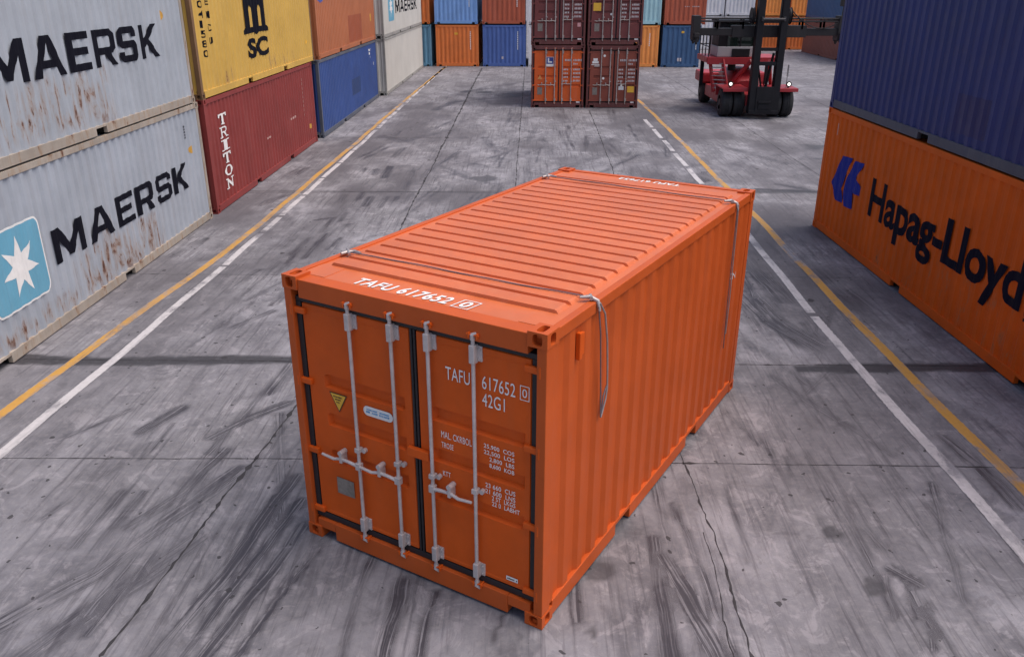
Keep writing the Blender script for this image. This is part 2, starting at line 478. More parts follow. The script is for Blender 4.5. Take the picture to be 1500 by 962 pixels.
def concrete_nodes(k):
    """returns (colour, roughness, height) sockets of the worn concrete, in world metres"""
    p = k.n('NewGeometry').outputs['Position']
    big = k.noise(p, .45, 5, .6)
    mid = k.noise(k.mapping(p, scale=(1.0, .7, 1)), 1.7, 7, .62, .6)
    fine = k.noise(p, 14, 6, .7)
    grit = k.noise(p, 75, 3, .6)
    s1 = k.noise(k.mapping(p, rot=(0, 0, .10), scale=(13, .6, 1)), 1.0, 7, .7, .3)
    s2 = k.noise(k.mapping(p, rot=(0, 0, .62), scale=(15, .7, 1)), 1.0, 7, .7, .3)
    s3 = k.noise(k.mapping(p, rot=(0, 0, -.5), scale=(12, .7, 1), loc=(3, 4, 0)), 1.0, 5, .6, .3)
    hair = k.noise(k.mapping(p, rot=(0, 0, .16), scale=(46, 1.1, 1)), 1.0, 4, .6, .4)
    c = k.mix(k.mapr(mid, .30, .70), (.098, .095, .112), (.312, .303, .332))
    c = k.mix(k.math('MULTIPLY', k.mapr(big, .42, .62), .55), c, (.170, .164, .176))
    c = k.mix(k.math('MULTIPLY', k.mapr(fine, .45, .75), .35), c, (.40, .375, .37))
    c = k.mix(k.math('MULTIPLY', k.mapr(grit, .52, .75), .25), c, (.10, .095, .10))
    wp = k.noise(k.mapping(p, scale=(1.0, .8, 1), loc=(9, 2, 0)), 3.1, 10, .72, .9)
    c = k.mix(k.math('MULTIPLY', k.mapr(wp, .54, .60), .38), c, (.40, .375, .40))
    c = k.mix(k.math('MULTIPLY', k.mapr(wp, .44, .38), .40), c, (.105, .098, .108))
    c = k.mix(k.math('MULTIPLY', k.mapr(s1, .52, .66), .62), c, (.065, .060, .072))
    c = k.mix(k.math('MULTIPLY', k.math('MULTIPLY', k.mapr(s2, .53, .66), k.mapr(big, .40, .6)), .7), c, (.06, .055, .066))
    c = k.mix(k.math('MULTIPLY', k.mapr(s3, .62, .74), .30), c, (.45, .42, .42))
    return p, c, dict(big=big, mid=mid, fine=fine, grit=grit, hair=hair, s1=s1)


k = NT('worn_yard_concrete')
p, c, d = concrete_nodes(k)
at = k.n('Attribute', attribute_name='marks')
sp = k.n('SeparateColor', {0: at.outputs['Color']})
ty, ta, to = sp.outputs[0], sp.outputs[1], sp.outputs[2]
c = k.mix(k.math('MULTIPLY', to, .78), c, (.088, .081, .092))
cr = k.n('Attribute', attribute_name='across').outputs['Fac']
wv = k.math('ADD', cr, k.math('MULTIPLY', k.noise(p, 1.3, 3), .05))
lines = k.noise(k.n('CombineXYZ', {0: k.math('MULTIPLY', wv, 55.0), 1: k.math('MULTIPLY', k.n('SeparateXYZ', {0: p}).outputs[1], .8), 2: k.math('MULTIPLY', k.n('SeparateXYZ', {0: p}).outputs[0], .8)}).outputs[0], 1.0, 5, .65, .2)
hairm = k.math('MULTIPLY', k.mapr(lines, .40, .56, .12, 1.35), k.mapr(d['fine'], .3, .6, .65, 1.15))
tm = k.n('Clamp', {0: k.math('MULTIPLY', k.math('MULTIPLY', ty, hairm), 1.3)}).outputs[0]
c = k.mix(k.math('MULTIPLY', tm, .88), c, (.032, .029, .038))
scr = lines
c = k.mix(k.math('MULTIPLY', k.math('MULTIPLY', k.mapr(ty, .25, .6), k.mapr(scr, .70, .74)), .6), c, (.42, .39, .40))
c = k.mix(k.math('MULTIPLY', ta, k.mapr(d['fine'], .25, .5, .65, .95)), c, (.042, .040, .046))
# dark specks and chips
for scl, th, se in ((1.7, .10, 0), (3.9, .12, 5), (8, .17, 9)):
    vo = k.n('TexVoronoi', {'Vector': k.mapping(k.n('Vector' + 'Math', {0: p, 1: k.n('VectorMath', {0: k.n('TexNoise', {'Vector': p, 'Scale': 14.0}).outputs['Color'], 1: (.09, .09, 0)}, operation='MULTIPLY').outputs[0]}, operation='ADD').outputs[0], loc=(se, se, 0), scale=(1, .8, 1)), 'Scale': scl})
    vr = k.n('SeparateColor', {0: vo.outputs['Color']})
    size = k.math('MULTIPLY', k.mapr(vr.outputs[0], .50, 1.0), th)
    c = k.mix(k.math('MULTIPLY', k.math('LESS_THAN', vo.outputs['Distance'], size), .85), c, (.035, .032, .036))
h = k.math('ADD', k.math('MULTIPLY', d['mid'], .6), k.math('ADD', k.math('MULTIPLY', d['fine'], .4), k.math('MULTIPLY', d['grit'], .25)))
k.bump(h, .35, .012)
rgh = k.math('SUBTRACT', k.mapr(d['mid'], .3, .7, .72, .9), k.math('MULTIPLY', k.math('MAXIMUM', tm, ta), .22))
ground.data.materials.append(k.out(c, rgh, spec=.35))

# painted lines, worn through to the concrete
def line_mat(name, col, edge):
    k = NT(name)
    p, c, d = concrete_nodes(k)
    uv = k.n('UVMap').outputs[0]
    s = k.n('SeparateXYZ', {0: uv})
    e = k.math('SUBTRACT', .5, k.math('ABSOLUTE', k.math('SUBTRACT', s.outputs[0], .5)))
    w1 = k.noise(k.mapping(p, scale=(3, 1.6, 1)), 1.0, 7, .7)
    w2 = k.noise(k.mapping(p, scale=(1, .35, 1)), 1.0, 3, .5)
    wear = k.math('ADD', k.mapr(w1, .47, .62), k.mapr(w2, .45, .7, -.35, .6))
    wear = k.math('MAXIMUM', wear, k.math('MULTIPLY', k.mapr(d['s1'], .54, .70), .8))
    rag = k.mapr(k.math('ADD', e, k.math('MULTIPLY', k.math('SUBTRACT', k.noise(p, 11, 5, .65), .5), .28)), .03, .06)
    f = k.math('MULTIPLY', k.n('Clamp', {0: k.math('SUBTRACT', 1.0, wear)}).outputs[0], rag)
    pc_ = k.mix(k.math('MULTIPLY', k.mapr(d['fine'], .45, .7), .4), col, tuple(x * .62 for x in col))
    f = k.math('MULTIPLY', f, edge)
    k.bump(k.math('ADD', d['fine'], f), .3, .004)
    return k.out(k.mix(f, c, pc_), .65, spec=.4)


YLINE = line_mat('worn_yellow_line_paint', (.52, .27, .045), .93)
WLINE = line_mat('worn_white_line_paint', (.55, .52, .53), .90)


def line(name, pts, w, mat, dashes=None):
    """ribbon along world points; dashes: list of (start y, end y) pieces kept"""
    bm = bmesh.new()
    uvl = bm.loops.layers.uv.new('UVMap')
    ys, xs = [p[1] for p in pts], [p[0] for p in pts]
    segs = dashes or [(ys[0], ys[-1])]
    for a, b in segs:
        n = max(2, int((b - a) / .5))
        row = []
        for k in range(n + 1):
            y = a + (b - a) * k / n
            x = float(np.interp(y, ys, xs)) + .012 * math.sin(y * 1.9) + .01 * math.sin(y * .7 + 1)
            row.append((bm.verts.new((x - w / 2, y, .004)), bm.verts.new((x + w / 2, y, .004))))
        for r0, r1 in zip(row, row[1:]):
            f = bm.faces.new((r0[0], r0[1], r1[1], r1[0]))
            for lp, u in zip(f.loops, ((0, 0), (1, 0), (1, 1), (0, 1))): lp[uvl].uv = u
    o = obj(name, bm, mat)
    o['kind'] = 'structure'
    return o


line('yellow_line', [(-6.5, 3), (-6.38, 8.7), (-6.25, 11), (-5.89, 15.3), (-5.72, 26), (-5.62, 37.2), (-5.35, 54)], .15, YLINE)
dl = [(3, 14.4), (14.5, 16.6), (16.7, 17.9)]
y = 18.05
while y < 53.5:
    dl.append((y, y + 1.85)); y += 2.25 if y > 26 else 1.98
line('white_line', [(-5.95, 3), (-5.85, 7.9), (-5.75, 10.6), (-5.63, 14.5), (-5.54, 22.4), (-5.37, 53.5)], .14, WLINE, dl)
line('yellow_line', [(5.18, 3), (5.14, 7.4), (5.07, 10.3), (5.08, 18.1), (4.92, 33.5), (4.8, 38.6)], .16, YLINE)
dl = [(3, 12.2), (12.35, 17.3)]
y = 21.5
while y < 31:
    dl.append((y, y + 1.9)); y += 2.3
line('white_line', [(4.62, 3), (4.58, 6.3), (4.48, 10.7), (4.55, 16.2), (4.4, 30.7)], .15, WLINE, dl)

# slab joints and cracks: ragged dark seams
SEAM = plain('dirt_filled_joint', (.035, .032, .036), .9, 0, .3, 6)


def seam(pts, w, rough, seed, mul=1.0):
    r = np.random.RandomState(seed)
    bm = bmesh.new()
    P = [np.array(p, float) for p in pts]
    row = []
    step = .07
    off = 0
    for a, b in zip(P, P[1:]):
        L = np.linalg.norm(b - a); d_ = (b - a) / L; nn = np.array([-d_[1], d_[0]])
        st = step * max(1, (a[1] + b[1]) / 2 / 12)
        for t_ in np.arange(0, L, st):
            off = off * .9 + r.normal(0, rough)
            c_ = a + d_ * t_ + nn * off
            ww = w * (0.45 + r.rand() ** 2 * 1.3) * max(1, c_[1] / 14)
            if r.rand() < .05: ww *= 2.2
            row.append((bm.verts.new((*(c_ + nn * ww * r.uniform(.3, .7)), .003)), bm.verts.new((*(c_ - nn * ww * r.uniform(.3, .7)), .003))))
    for r0, r1 in zip(row, row[1:]):
        bm.faces.new((r0[1], r1[1], r1[0], r0[0]))
    o = obj('slab_joint', bm, SEAM)
    o['kind'] = 'structure'
    return o


seam([(-3.35, 3), (-3.29, 4.9), (-2.87, 8.93), (-2.74, 17.3), (-2.84, 28.5), (-3.03, 53)], .022, .006, 1)
seam([(1.75, 3), (1.76, 5.0), (1.78, 6.6), (1.70, 7.8), (1.9, 14), (2.34, 23.6), (2.39, 35)], .014, .006, 2)
seam([(1.55, 4.2), (1.62, 5.4), (1.68, 6.6)], .009, .006, 12)
seam([(-7, 7.71), (-2.57, 7.80), (1.7, 7.82), (6.2, 7.82)], .012, .002, 3)
seam([(-.30, 12), (-.38, 21.3), (-.38, 37.4), (-.4, 53)], .012, .003, 4)
seam([(-7, 20.16), (-.62, 20.56), (6, 21.0)], .012, .003, 5)
seam([(-7, 10.3), (6.2, 10.42)], .012, .004, 6)
seam([(-7, 13.95), (6, 14.1)], .008, .003, 7)
seam([(-6.9, 28.2), (6.5, 28.4)], .007, .003, 8)
seam([(-6.7, 37.0), (14, 36.6)], .010, .004, 9)
seam([(-6.5, 45.5), (20, 45.6)], .008, .004, 10)
seam([(7.9, 22), (7.75, 44), (7.5, 50)], .010, .004, 11)
seam([(12.5, 22), (12.7, 44), (12.9, 66)], .010, .004, 13)

# ------------------------------------------------------------------ shipping containers
def folds(x0, x1, pitch=0.278, depth=0.036):
    n = max(1, round((x1 - x0 - .07) / pitch))
    p = (x1 - x0 - .07) / n
    f, s, g = p * .32, p * .18, p * .32
    X, D = [x0], [0.0]
    x = x0 + .035
    X.append(x); D.append(0.0)
    for k in range(n):
        b = x0 + .035 + k * p
        for dx, d in ((f / 2, 0), (f / 2 + s, depth), (f / 2 + s + g, depth), (f / 2 + 2 * s + g, 0)):
            X.append(b + dx); D.append(d)
    X.append(x1); D.append(0.0)
    return np.array(X), np.array(D)


RUBBER = plain('door_seal_rubber', (0.018, 0.015, 0.018), 0.6)
GALV = plain('galvanised_steel', (0.54, 0.48, 0.465), 0.45, 0.25, 0.12, 14)
GALV_D = plain('weathered_galvanised_steel', (0.38, 0.33, 0.31), 0.55, 0.3, 0.2, 14)
WHITE = plain('white_vinyl_lettering', (0.80, 0.78, 0.76), 0.5, 0, 0.06, 9)
BLACKM = plain('black_lettering', (0.008, 0.008, 0.014), 0.7, 0, 0.12, 9, .06)
DARKWOOD = plain('container_underfloor', (0.02, 0.018, 0.016), 0.9)


class Container:
    def __init__(s, label, loc, rotz, L, W, H, mat, group=None, frame_mat=None, rail_mat=None, door_end=False, end_pitch=.26, hero=False, cast_mat=None, pitch=.278, depth=.036):
        s.L, s.W, s.H, s.mat = L, W, H, mat
        s.root = thing('shipping_container', label, 'container', loc, rotz, group)
        fm = frame_mat or mat
        rm = rail_mat or fm
        hx, hy = L / 2, W / 2
        s.hx, s.hy = hx, hy
        bev = .006 if hero else .004
        cx, cy, cz = .178, .162, .118
        s.cz = cz
        # corner castings with oval holes
        for sx in (-1, 1):
            for sy in (-1, 1):
                for top in (0, 1):
                    bm = bmesh.new()
                    X, Y, Z = sx * (hx - cx / 2), sy * (hy - cy / 2), (H - cz / 2 if top else cz / 2)
                    sz = 1 if top else -1
                    hole_face(bm, (sx * hx, Y, Z), (0, sx, 0), (0, 0, 1), cy / 2, cz / 2, .040, .044, .06)
                    hole_face(bm, (X, sy * hy, Z), (-sy, 0, 0), (0, 0, 1), cx / 2, cz / 2, .040, .044, .06)
                    hole_face(bm, (X, Y, H if top else 0), (sz, 0, 0), (0, 1, 0), cx / 2, cy / 2, .060, .033, .05)
                    # the three plain inner faces
                    xi, yi, zi = sx * (hx - cx), sy * (hy - cy), (H - cz if top else cz)
                    xo, yo, zo = sx * hx, sy * hy, (H if top else 0)
                    for q in (((xi, yi, zi), (xi, yo, zi), (xi, yo, zo), (xi, yi, zo)), ((xi, yi, zi), (xo, yi, zi), (xo, yi, zo), (xi, yi, zo)), ((xi, yi, zi), (xo, yi, zi), (xo, yo, zi), (xi, yo, zi))):
                        bm.faces.new([bm.verts.new(p) for p in q])
                    bmesh.ops.remove_doubles(bm, verts=bm.verts[:], dist=1e-4)
                    bmesh.ops.recalc_face_normals(bm, faces=bm.faces[:])
                    obj('corner_casting', bm, cast_mat or fm, s.root)
        # posts
        for sx in (-1, 1):
            for sy in (-1, 1):
                bm = bmesh.new()
                pw = .085 if (door_end and sx < 0) else .10
                box(bm, sx * (hx - .006), sx * (hx - .13), sy * (hy - .005), sy * (hy - pw), cz - .001, H - cz + .001, bev)
                obj('corner_post', bm, fm, s.root)
        # side rails: top, and bottom with fork pockets
        pk = .40 if L < 7 else .0
        for sy in (-1, 1):
            bm = bmesh.new()
            box(bm, -hx + cx + .001, hx - cx - .001, sy * (hy - .004), sy * (hy - .07), H - .105, H - .012, bev)
            obj('top_rail', bm, fm, s.root)
            bm = bmesh.new()
            a, b = -hx + cx + .001, hx - cx - .001
            if L < 7: pcs = [(-.95, .33), (.95, .33)]
            elif L < 10.5: pcs = [(-1.6, .34), (1.6, .34)]
            else: pcs = [(-1.9, .36), (1.9, .36)]
            x = a
            for pc, w in pcs:
                box(bm, x, pc - w / 2, sy * (hy - .004), sy * (hy - .07), .018, .165, bev)
                box(bm, pc - w / 2 - .01, pc + w / 2 + .01, sy * (hy - .007), sy * (hy - .068), .128, .163)
                x = pc + w / 2
            box(bm, x, b, sy * (hy - .004), sy * (hy - .07), .018, .165, bev)
            obj('bottom_rail', bm, rm, s.root)
        bm = bmesh.new()
        box(bm, -hx + .15, hx - .15, -hy + .075, hy - .075, .13, .162)
        for pc, w in pcs:
            for e in (-1, 1):
                box(bm, pc + e * (w / 2 + .012), pc + e * (w / 2 + .018), -hy + .08, hy - .08, .02, .13)
        obj('floor', bm, DARKWOOD, s.root)
        # side panels
        s.fx, s.fd = folds(-hx + .12, hx - .12, pitch, depth)
        s.inset = .014
        for sy in (-1, 1):
            bm = bmesh.new()
            lo = [bm.verts.new((x, sy * (hy - s.inset - d), .155)) for x, d in zip(s.fx, s.fd)]
            hi = [bm.verts.new((x, sy * (hy - s.inset - d), H - .095)) for x, d in zip(s.fx, s.fd)]
            for k in range(len(lo) - 1):
                q = (lo[k], lo[k + 1], hi[k + 1], hi[k])
                bm.faces.new(q if sy < 0 else q[::-1])
            obj('side_panel', bm, mat, s.root)
        # end frames and end walls
        for sx in (-1, 1):
            is_door = door_end and sx < 0
            bm = bmesh.new()
            if is_door:
                box(bm, sx * (hx - .012), sx * (hx - .16), -hy + cy + .001, hy - cy - .001, H * .928, H - .024, bev)
            else:
                box(bm, sx * (hx - .012), sx * (hx - .10), -hy + cy + .001, hy - cy - .001, H - .125, H - .014, bev)
            obj('header', bm, fm, s.root)
            bm = bmesh.new()
            nw = .17
            box(bm, sx * (hx - .010), sx * (hx - .12), -hy + cy + nw, hy - cy - nw, .02, .20, bev)
            for e in (-1, 1):
                box(bm, sx * (hx - .013), sx * (hx - .118), e * (hy - cy - nw + .004), e * (hy - cy + .04), .108, .197)
            obj('sill', bm, rm, s.root)
            if not is_door:
                ex, ed = folds(-hy + .095, hy - .095, end_pitch, .042)
                bm = bmesh.new()
                lo = [bm.verts.new((sx * (hx - .02 - d), y, .19)) for y, d in zip(ex, ed)]
                hi = [bm.verts.new((sx * (hx - .02 - d), y, H - .115)) for y, d in zip(ex, ed)]
                for k in range(len(lo) - 1):
                    q = (lo[k], lo[k + 1], hi[k + 1], hi[k])
                    bm.faces.new(q if sx > 0 else q[::-1])
                obj('end_panel', bm, mat, s.root)
        # roof
        if not hero:
            bm = bmesh.new()
            box(bm, -hx + .11, hx - .11, -hy + .068, hy - .068, H - .05, H - .03)
            obj('roof_panel', bm, mat, s.root)

    # (u rightwards as seen from outside, v up) -> local point on a side panel
    def side_map(s, sy, eps=.003, follow=1.0):
        def f(u, v):
            x = u if sy < 0 else -u
            d = float(np.interp(x, s.fx, s.fd)) * follow
            return (x, sy * (s.hy - s.inset - d + eps), v)
        return f

    def mark(s, sy, shape, mat, name='lettering', eps=.003, follow=1.0):
        bm = bmesh.new()
        br = s.fx if sy < 0 else -s.fx[::-1]
        lay(bm, shape, s.side_map(sy, eps, follow), br)
        return obj(name, bm, mat, s.root)

    # d from the left edge as seen from outside, z up, on the door face
    def door_mark(s, shape, mat, name='lettering', eps=.003, dx=.05):
        bm = bmesh.new()
        lay(bm, shape, lambda d, z: (-s.hx + dx - eps, s.hy - d, z))
        return obj(name, bm, mat, s.root)

    def doors(s, rods, mat, rod_mat, handles=(0, 1, 2), simple=False):
        """two door leaves with pressed troughs, seals, hinges and lock rods; sizes scale with the container"""
        kx, kz = s.W / 2.53, s.H / 2.589
        hx, hy = s.hx, s.hy
        P = lambda d: hy - d * kx
        FX = -hx + .05
        zb, zt = .264 * kz, 2.356 * kz
        # rubber seal backing
        bm = bmesh.new()
        box(bm, FX + .045, FX + .08, P(.09), P(2.44), .205, s.H * .928 - .002)
        if not simple:
            for d0, d1, z0, z1 in ((.088, 2.442, 2.358, 2.400), (.088, 2.442, .206, .262), (.088, .142, .264, 2.356), (2.388, 2.442, .264, 2.356), (1.285, 1.306, .264, 2.356), (1.318, 1.338, .264, 2.356)):
                box(bm, FX - .004, FX + .044, P(d0), P(d1), z0 * kz, z1 * kz, .004)
        obj('door_seal', bm, RUBBER, s.root)
        mid = 1.31
        troughs = [(1.60, 1.73), (1.225, 1.355), (.855, .985)]
        for (d0, d1, t0, t1) in ((.144, mid - .027, .33, 1.20), (mid + .029, 2.386, 1.47, 2.33)):
            bm = bmesh.new()
            # leaf as a grid with three pressed troughs
            ds = [d0, d0 + .012, t0 - .0, t0 + .03, t1 - .03, t1, d1 - .012, d1]
            zs = [zb / kz, zb / kz + .012, .30, .312]
            for a, b in sorted(troughs):
                zs += [a, a + .022, b - .022, b]
            zs += [2.285, 2.297, zt / kz - .012, zt / kz]
            zs = sorted(zs)
            def dep(d, z):
                if d in (ds[0], ds[-1]) or z in (zs[0], zs[-1]): return .03
                r = 0.0
                if .312 <= z <= 2.285 and ds[1] < d < ds[-2]: r = .004
                for a, b in troughs:
                    if a + .02 < z < b - .02 and t0 + .02 < d < t1 - .02: r = .042
                return r
            g = [[bm.verts.new((FX + dep(d, z), P(d), z * kz)) for d in ds] for z in zs]
            for i in range(len(zs) - 1):
                for j in range(len(ds) - 1):
                    bm.faces.new((g[i][j], g[i][j + 1], g[i + 1][j + 1], g[i + 1][j]))
            bmesh.ops.recalc_face_normals(bm, faces=bm.faces[:])
            if bm.faces[0].normal.x > 0: bmesh.ops.reverse_faces(bm, faces=bm.faces[:])
            leaf = obj('door', bm, mat, s.root)
            # hinges
            left = d0 < 1
            for z in (2.28, 1.62, .93, .30):
                bm = bmesh.new()
                if left:
                    box(bm, FX - .03, FX + .012, P(.045), P(.20), (z - .028) * kz, (z + .028) * kz, .012)
                    tube(bm, [(FX - .030, P(.062), (z - .045) * kz), (FX - .030, P(.062), (z + .045) * kz)], .017, 10)
                else:
                    box(bm, FX - .03, FX + .012, P(2.33), P(2.485), (z - .028) * kz, (z + .028) * kz, .012)
                    tube(bm, [(FX - .030, P(2.470), (z - .045) * kz), (FX - .030, P(2.470), (z + .045) * kz)], .017, 10)
                obj('hinge', bm, mat, leaf)
        # post edges beside the leaves stay dark: seals shown by the backing
        if not simple:
            bm = bmesh.new()
            box(bm, FX - .045, FX - .004, P(1.235), P(1.45), 1.225, 1.31, .008)
            obj('locking_box', bm, mat, s.root)
        rx = -hx + .015
        for i, d in enumerate(rods):
            bm = bmesh.new()
            tube(bm, [(rx, P(d), .20 * kz), (rx, P(d), 2.43 * kz)], .0215 if simple else .0155, 12)
            rod = obj('lock_rod', bm, rod_mat, s.root, 40)
            if simple and i > 3: continue
            # brackets top and bottom, guides, cams
            for z0, z1 in ((2.22, 2.37), (.26, .40)):
                bm = bmesh.new()
                box(bm, rx - .026, rx + .034, P(d - .025), P(d + .025), z0 * kz, z1 * kz, .008)
                box(bm, FX - .010, FX + .006, P(d - .005), P(d + .062), (z0 + .012) * kz, (z1 - .012) * kz, .003)
                for zz in (z0 + .035, z1 - .035):
                    for dd in (.044,):
                        tube(bm, [(FX - .010, P(d + dd), zz * kz), (FX - .020, P(d + dd), zz * kz)], .008, 8)
                obj('bracket', bm, rod_mat, rod)
            for z, up_ in ((2.44, 1), (.185, -1)):
                bm = bmesh.new()
                tube(bm, [(rx, P(d), (z - .03 * up_) * kz), (rx - .004, P(d), (z + .01 * up_) * kz), (rx - .002, P(d + .035), (z + .028 * up_) * kz)], [.022, .021, .012], 10)
                obj('cam', bm, rod_mat, rod)
                bm = bmesh.new()
                box(bm, rx - .024, rx + .03, P(d - .034), P(d - .020), (z - .014) * kz, (z + .03) * kz, .004)
                box(bm, rx - .024, rx + .03, P(d + .040), P(d + .054), (z - .014) * kz, (z + .03) * kz, .004)
                tube(bm, [(rx - .012, P(d - .045), (z + .014) * kz), (rx - .012, P(d + .062), (z + .014) * kz)], .008, 8)
                obj('cam_keeper', bm, mat, rod)
            for z in (1.10,):
                bm = bmesh.new()
                box(bm, rx - .024, rx + .034, P(d - .026), P(d + .026), z * kz - .022, z * kz + .022, .006)
                tube(bm, [(FX - .028, P(d + .05), z * kz), (FX + .004, P(d + .05), z * kz)], .022, 12)
                obj('rod_guide', bm, rod_mat, rod)
            if i in handles:
                e = -1 if i < 2 else 1
                zc = .94 if i < 2 else .985
                bm = bmesh.new()
                box(bm, rx - .028, rx + .02, P(d - .028), P(d + .028), (zc - .035) * kz, (zc + .035) * kz, .006)
                tube(bm, [(rx - .012, P(d), zc * kz), (rx - .022, P(d + e * .10), (zc + .02) * kz), (rx - .022, P(d + e * .19), (zc + .025) * kz), (rx - .030, P(d + e * .27), (zc + .005) * kz), (rx - .034, P(d + e * .40), (zc + .02) * kz)], [.017, .015, .015, .014, .012], 10)
                # hasp that holds the handle
                box(bm, rx - .040, FX + .004, P(d + e * .17), P(d + e * .20), (zc - .012) * kz, (zc + .075) * kz, .006)
                tube(bm, [(rx - .042, P(d + e * .185), (zc + .085) * kz), (FX, P(d + e * .185), (zc + .085) * kz)], .024, 12)
                obj('handle', bm, rod_mat, rod)


def bars2d(d0, z0, w, h, n, gap, seed):
    """a short line of small characters too far off to read: a row of little strokes"""
    r = random.Random(seed)
    out, x = [], d0
    for k in range(n):
        cw = w * r.uniform(.7, 1.1)
        if r.random() < .85 or not out: out.append(rect2d(x, x + cw, z0, z0 + h * r.uniform(.8, 1)))
        x += w * 1.1 + gap
    return join2d(out)


# ================================================================== the orange container in front
TH = 1.0531
l_, w_ = Vector((math.cos(TH), math.sin(TH), 0)), Vector((-math.sin(TH), math.cos(TH), 0))
LM, WM, HM = 5.09, 2.53, 2.589
org = Vector((.1312, 5.2513, 0)) + l_ * (LM / 2) + w_ * (WM / 2)
ORANGE = paint('orange_container_paint', (0.52, 0.092, 0.018), 0.42, 0.10, 0.08, 0.30, seed=1, spec=.22, dust=(.42, .2, .12))
ORANGE_DOOR = paint('orange_door_paint', (0.62, 0.092, 0.009), 0.44, 0.14, 0.12, 0.4, seed=2, spec=.22, dust=(.4, .18, .1))
ORANGE_ROOF = paint('top_lit_orange_roof_paint', (0.60, 0.140, 0.044), 0.42, 0.12, 0.2, 0.3, seed=3, dust=(.5, .3, .22))  # roof orange made paler than the sides, painting the light from above into it
hero = Container('bright orange container with silver lock rods on its doors, standing alone in mid yard', (org.x, org.y, 0.004), TH, LM, WM, HM, ORANGE, door_end=True, hero=True, pitch=.262, depth=.028)
R = hero.root
hero.doors((.69, 1.12, 1.48, 1.90), ORANGE_DOOR, GALV)
hx, hy = hero.hx, hero.hy
# corrugated roof: raised ribs across, ends run out before the side rails
bm = bmesh.new()
zr = HM - .024
X, Z = [-hx + .155], [0.0]
a0, a1, nr = .44, 4.76, 20
pp = (a1 - a0) / nr
for k in range(nr):
    b = -hx + a0 + k * pp
    for dx, z in ((0, 0), (.006, .027), (.170, .027), (.192, 0)):
        X.append(b + dx); Z.append(z)
X.append(hx - .095); Z.append(0.0)
ys = [(-hy + .062, 0), (-hy + .150, 0), (-hy + .168, .75), (-hy + .185, 1), (hy - .185, 1), (hy - .168, .75), (hy - .150, 0), (hy - .062, 0)]
g = [[bm.verts.new((x, y, zr + z * f)) for x, z in zip(X, Z)] for y, f in ys]
for i in range(len(ys) - 1):
    for j in range(len(X) - 1):
        bm.faces.new((g[i][j], g[i][j + 1], g[i + 1][j + 1], g[i + 1][j]))
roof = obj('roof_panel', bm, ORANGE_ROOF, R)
# corner plates on the roof by the castings
for sy in (-1, 1):
    bm = bmesh.new()
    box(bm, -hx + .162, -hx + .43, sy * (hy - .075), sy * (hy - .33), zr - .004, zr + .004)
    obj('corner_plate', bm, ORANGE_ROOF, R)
rm_ = lambda u, v: (-hx + v, hy - u, zr + .006)
bm = bmesh.new()
lay(bm, fit2d(text2d('TAFU 617652', .028, 1.15, .18), .62, 1.55, .165, .315), rm_)
fr = loops2d([[(1.60, .155), (1.76, .155), (1.79, .325), (1.63, .325)], [(1.612, .163), (1.751, .163), (1.779, .317), (1.640, .317)]])
lay(bm, fr, rm_)
lay(bm, fit2d(text2d('0', .028, 1, .18), 1.652, 1.738, .18, .30), rm_)
obj('roof_lettering', bm, WHITE, R)
bm = bmesh.new()
lay(bm, fit2d(text2d('TAFU 617652', .03, 1.1, 0), .0, .80, .0, .11), lambda u, v: (-hx + 4.98 - v, hy - 1.66 + u, zr + .004))
obj('roof_lettering', bm, WHITE, R)
# door lettering
D = hero.door_mark
t = lambda s, d0, d1, z0, z1, b=.0: fit2d(text2d(s, b, 1.05), d0, d1, z0, z1)
for q_ in ([t('TAFU', 1.62, 1.845, 2.005, 2.115), t('617652', 1.955, 2.245, 2.01, 2.12), t('42G1', 1.955, 2.155, 1.865, 1.975), t('0', 2.305, 2.345, 2.03, 2.10),
          loops2d([[(2.285, 2.005), (2.365, 2.005), (2.365, 2.125), (2.285, 2.125)], [(2.291, 2.011), (2.359, 2.011), (2.359, 2.119), (2.291, 2.119)]])]): D(q_, WHITE)
for q_ in ([t('MAL. CKRBOL', 1.56, 1.85, 1.475, 1.535), t('TROSE', 1.56, 1.675, 1.385, 1.435), t('KTT', 1.565, 1.64, 1.12, 1.165)]): D(q_, WHITE, eps=.004)
rows = [('25,900  COS', 1.50), ('22,500  LOS', 1.445), ('  2,800  LBS', 1.39), ('  8,600  KOB', 1.335)]
for s, z in rows: D(t(s.strip(), 1.965 + (.05 if s[0] == ' ' else 0), 2.24, z, z + .043, .008), WHITE, eps=.005)
rows = [('23 660  CUS', 1.15), ('21 600  LNS', 1.095), ('  2 ST  LKGS', 1.045), ('  22 0  LABHT', .993)]
for s, z in rows: D(t(s.strip(), 1.975 + (.06 if s[0] == ' ' else 0), 2.25 + (.04 if 'H' in s else 0), z, z + .042, .008), WHITE, eps=.005)
YEL = plain('yellow_sticker', (0.75, 0.42, 0.04), .45, 0, .05)
TAN = plain('dark_sticker_print', (0.06, 0.03, 0.02), .5)
BLUEP = plain('blue_sticker_print', (0.10, 0.28, 0.5), .5)
PLATE = plain('grey_data_plate', (0.26, 0.22, 0.19), .45, .3, .2, 30)
D(loops2d([[(.378, 1.575), (.578, 1.575), (.478, 1.395)]]), TAN, 'warning_border')
D(loops2d([[(.392, 1.567), (.564, 1.567), (.478, 1.412)]]), YEL, 'warning_sticker', eps=.0045)
D(join2d([bars2d(.425, 1.535, .012, .014, 8, 0, 1), bars2d(.44, 1.51, .012, .014, 6, 0, 2), bars2d(.455, 1.485, .012, .014, 4, 0, 3)]), TAN, 'warning_print', eps=.006)
D(rrect2d(.755, 1.07, 1.455, 1.545, .044), WHITE, 'oval_sticker')
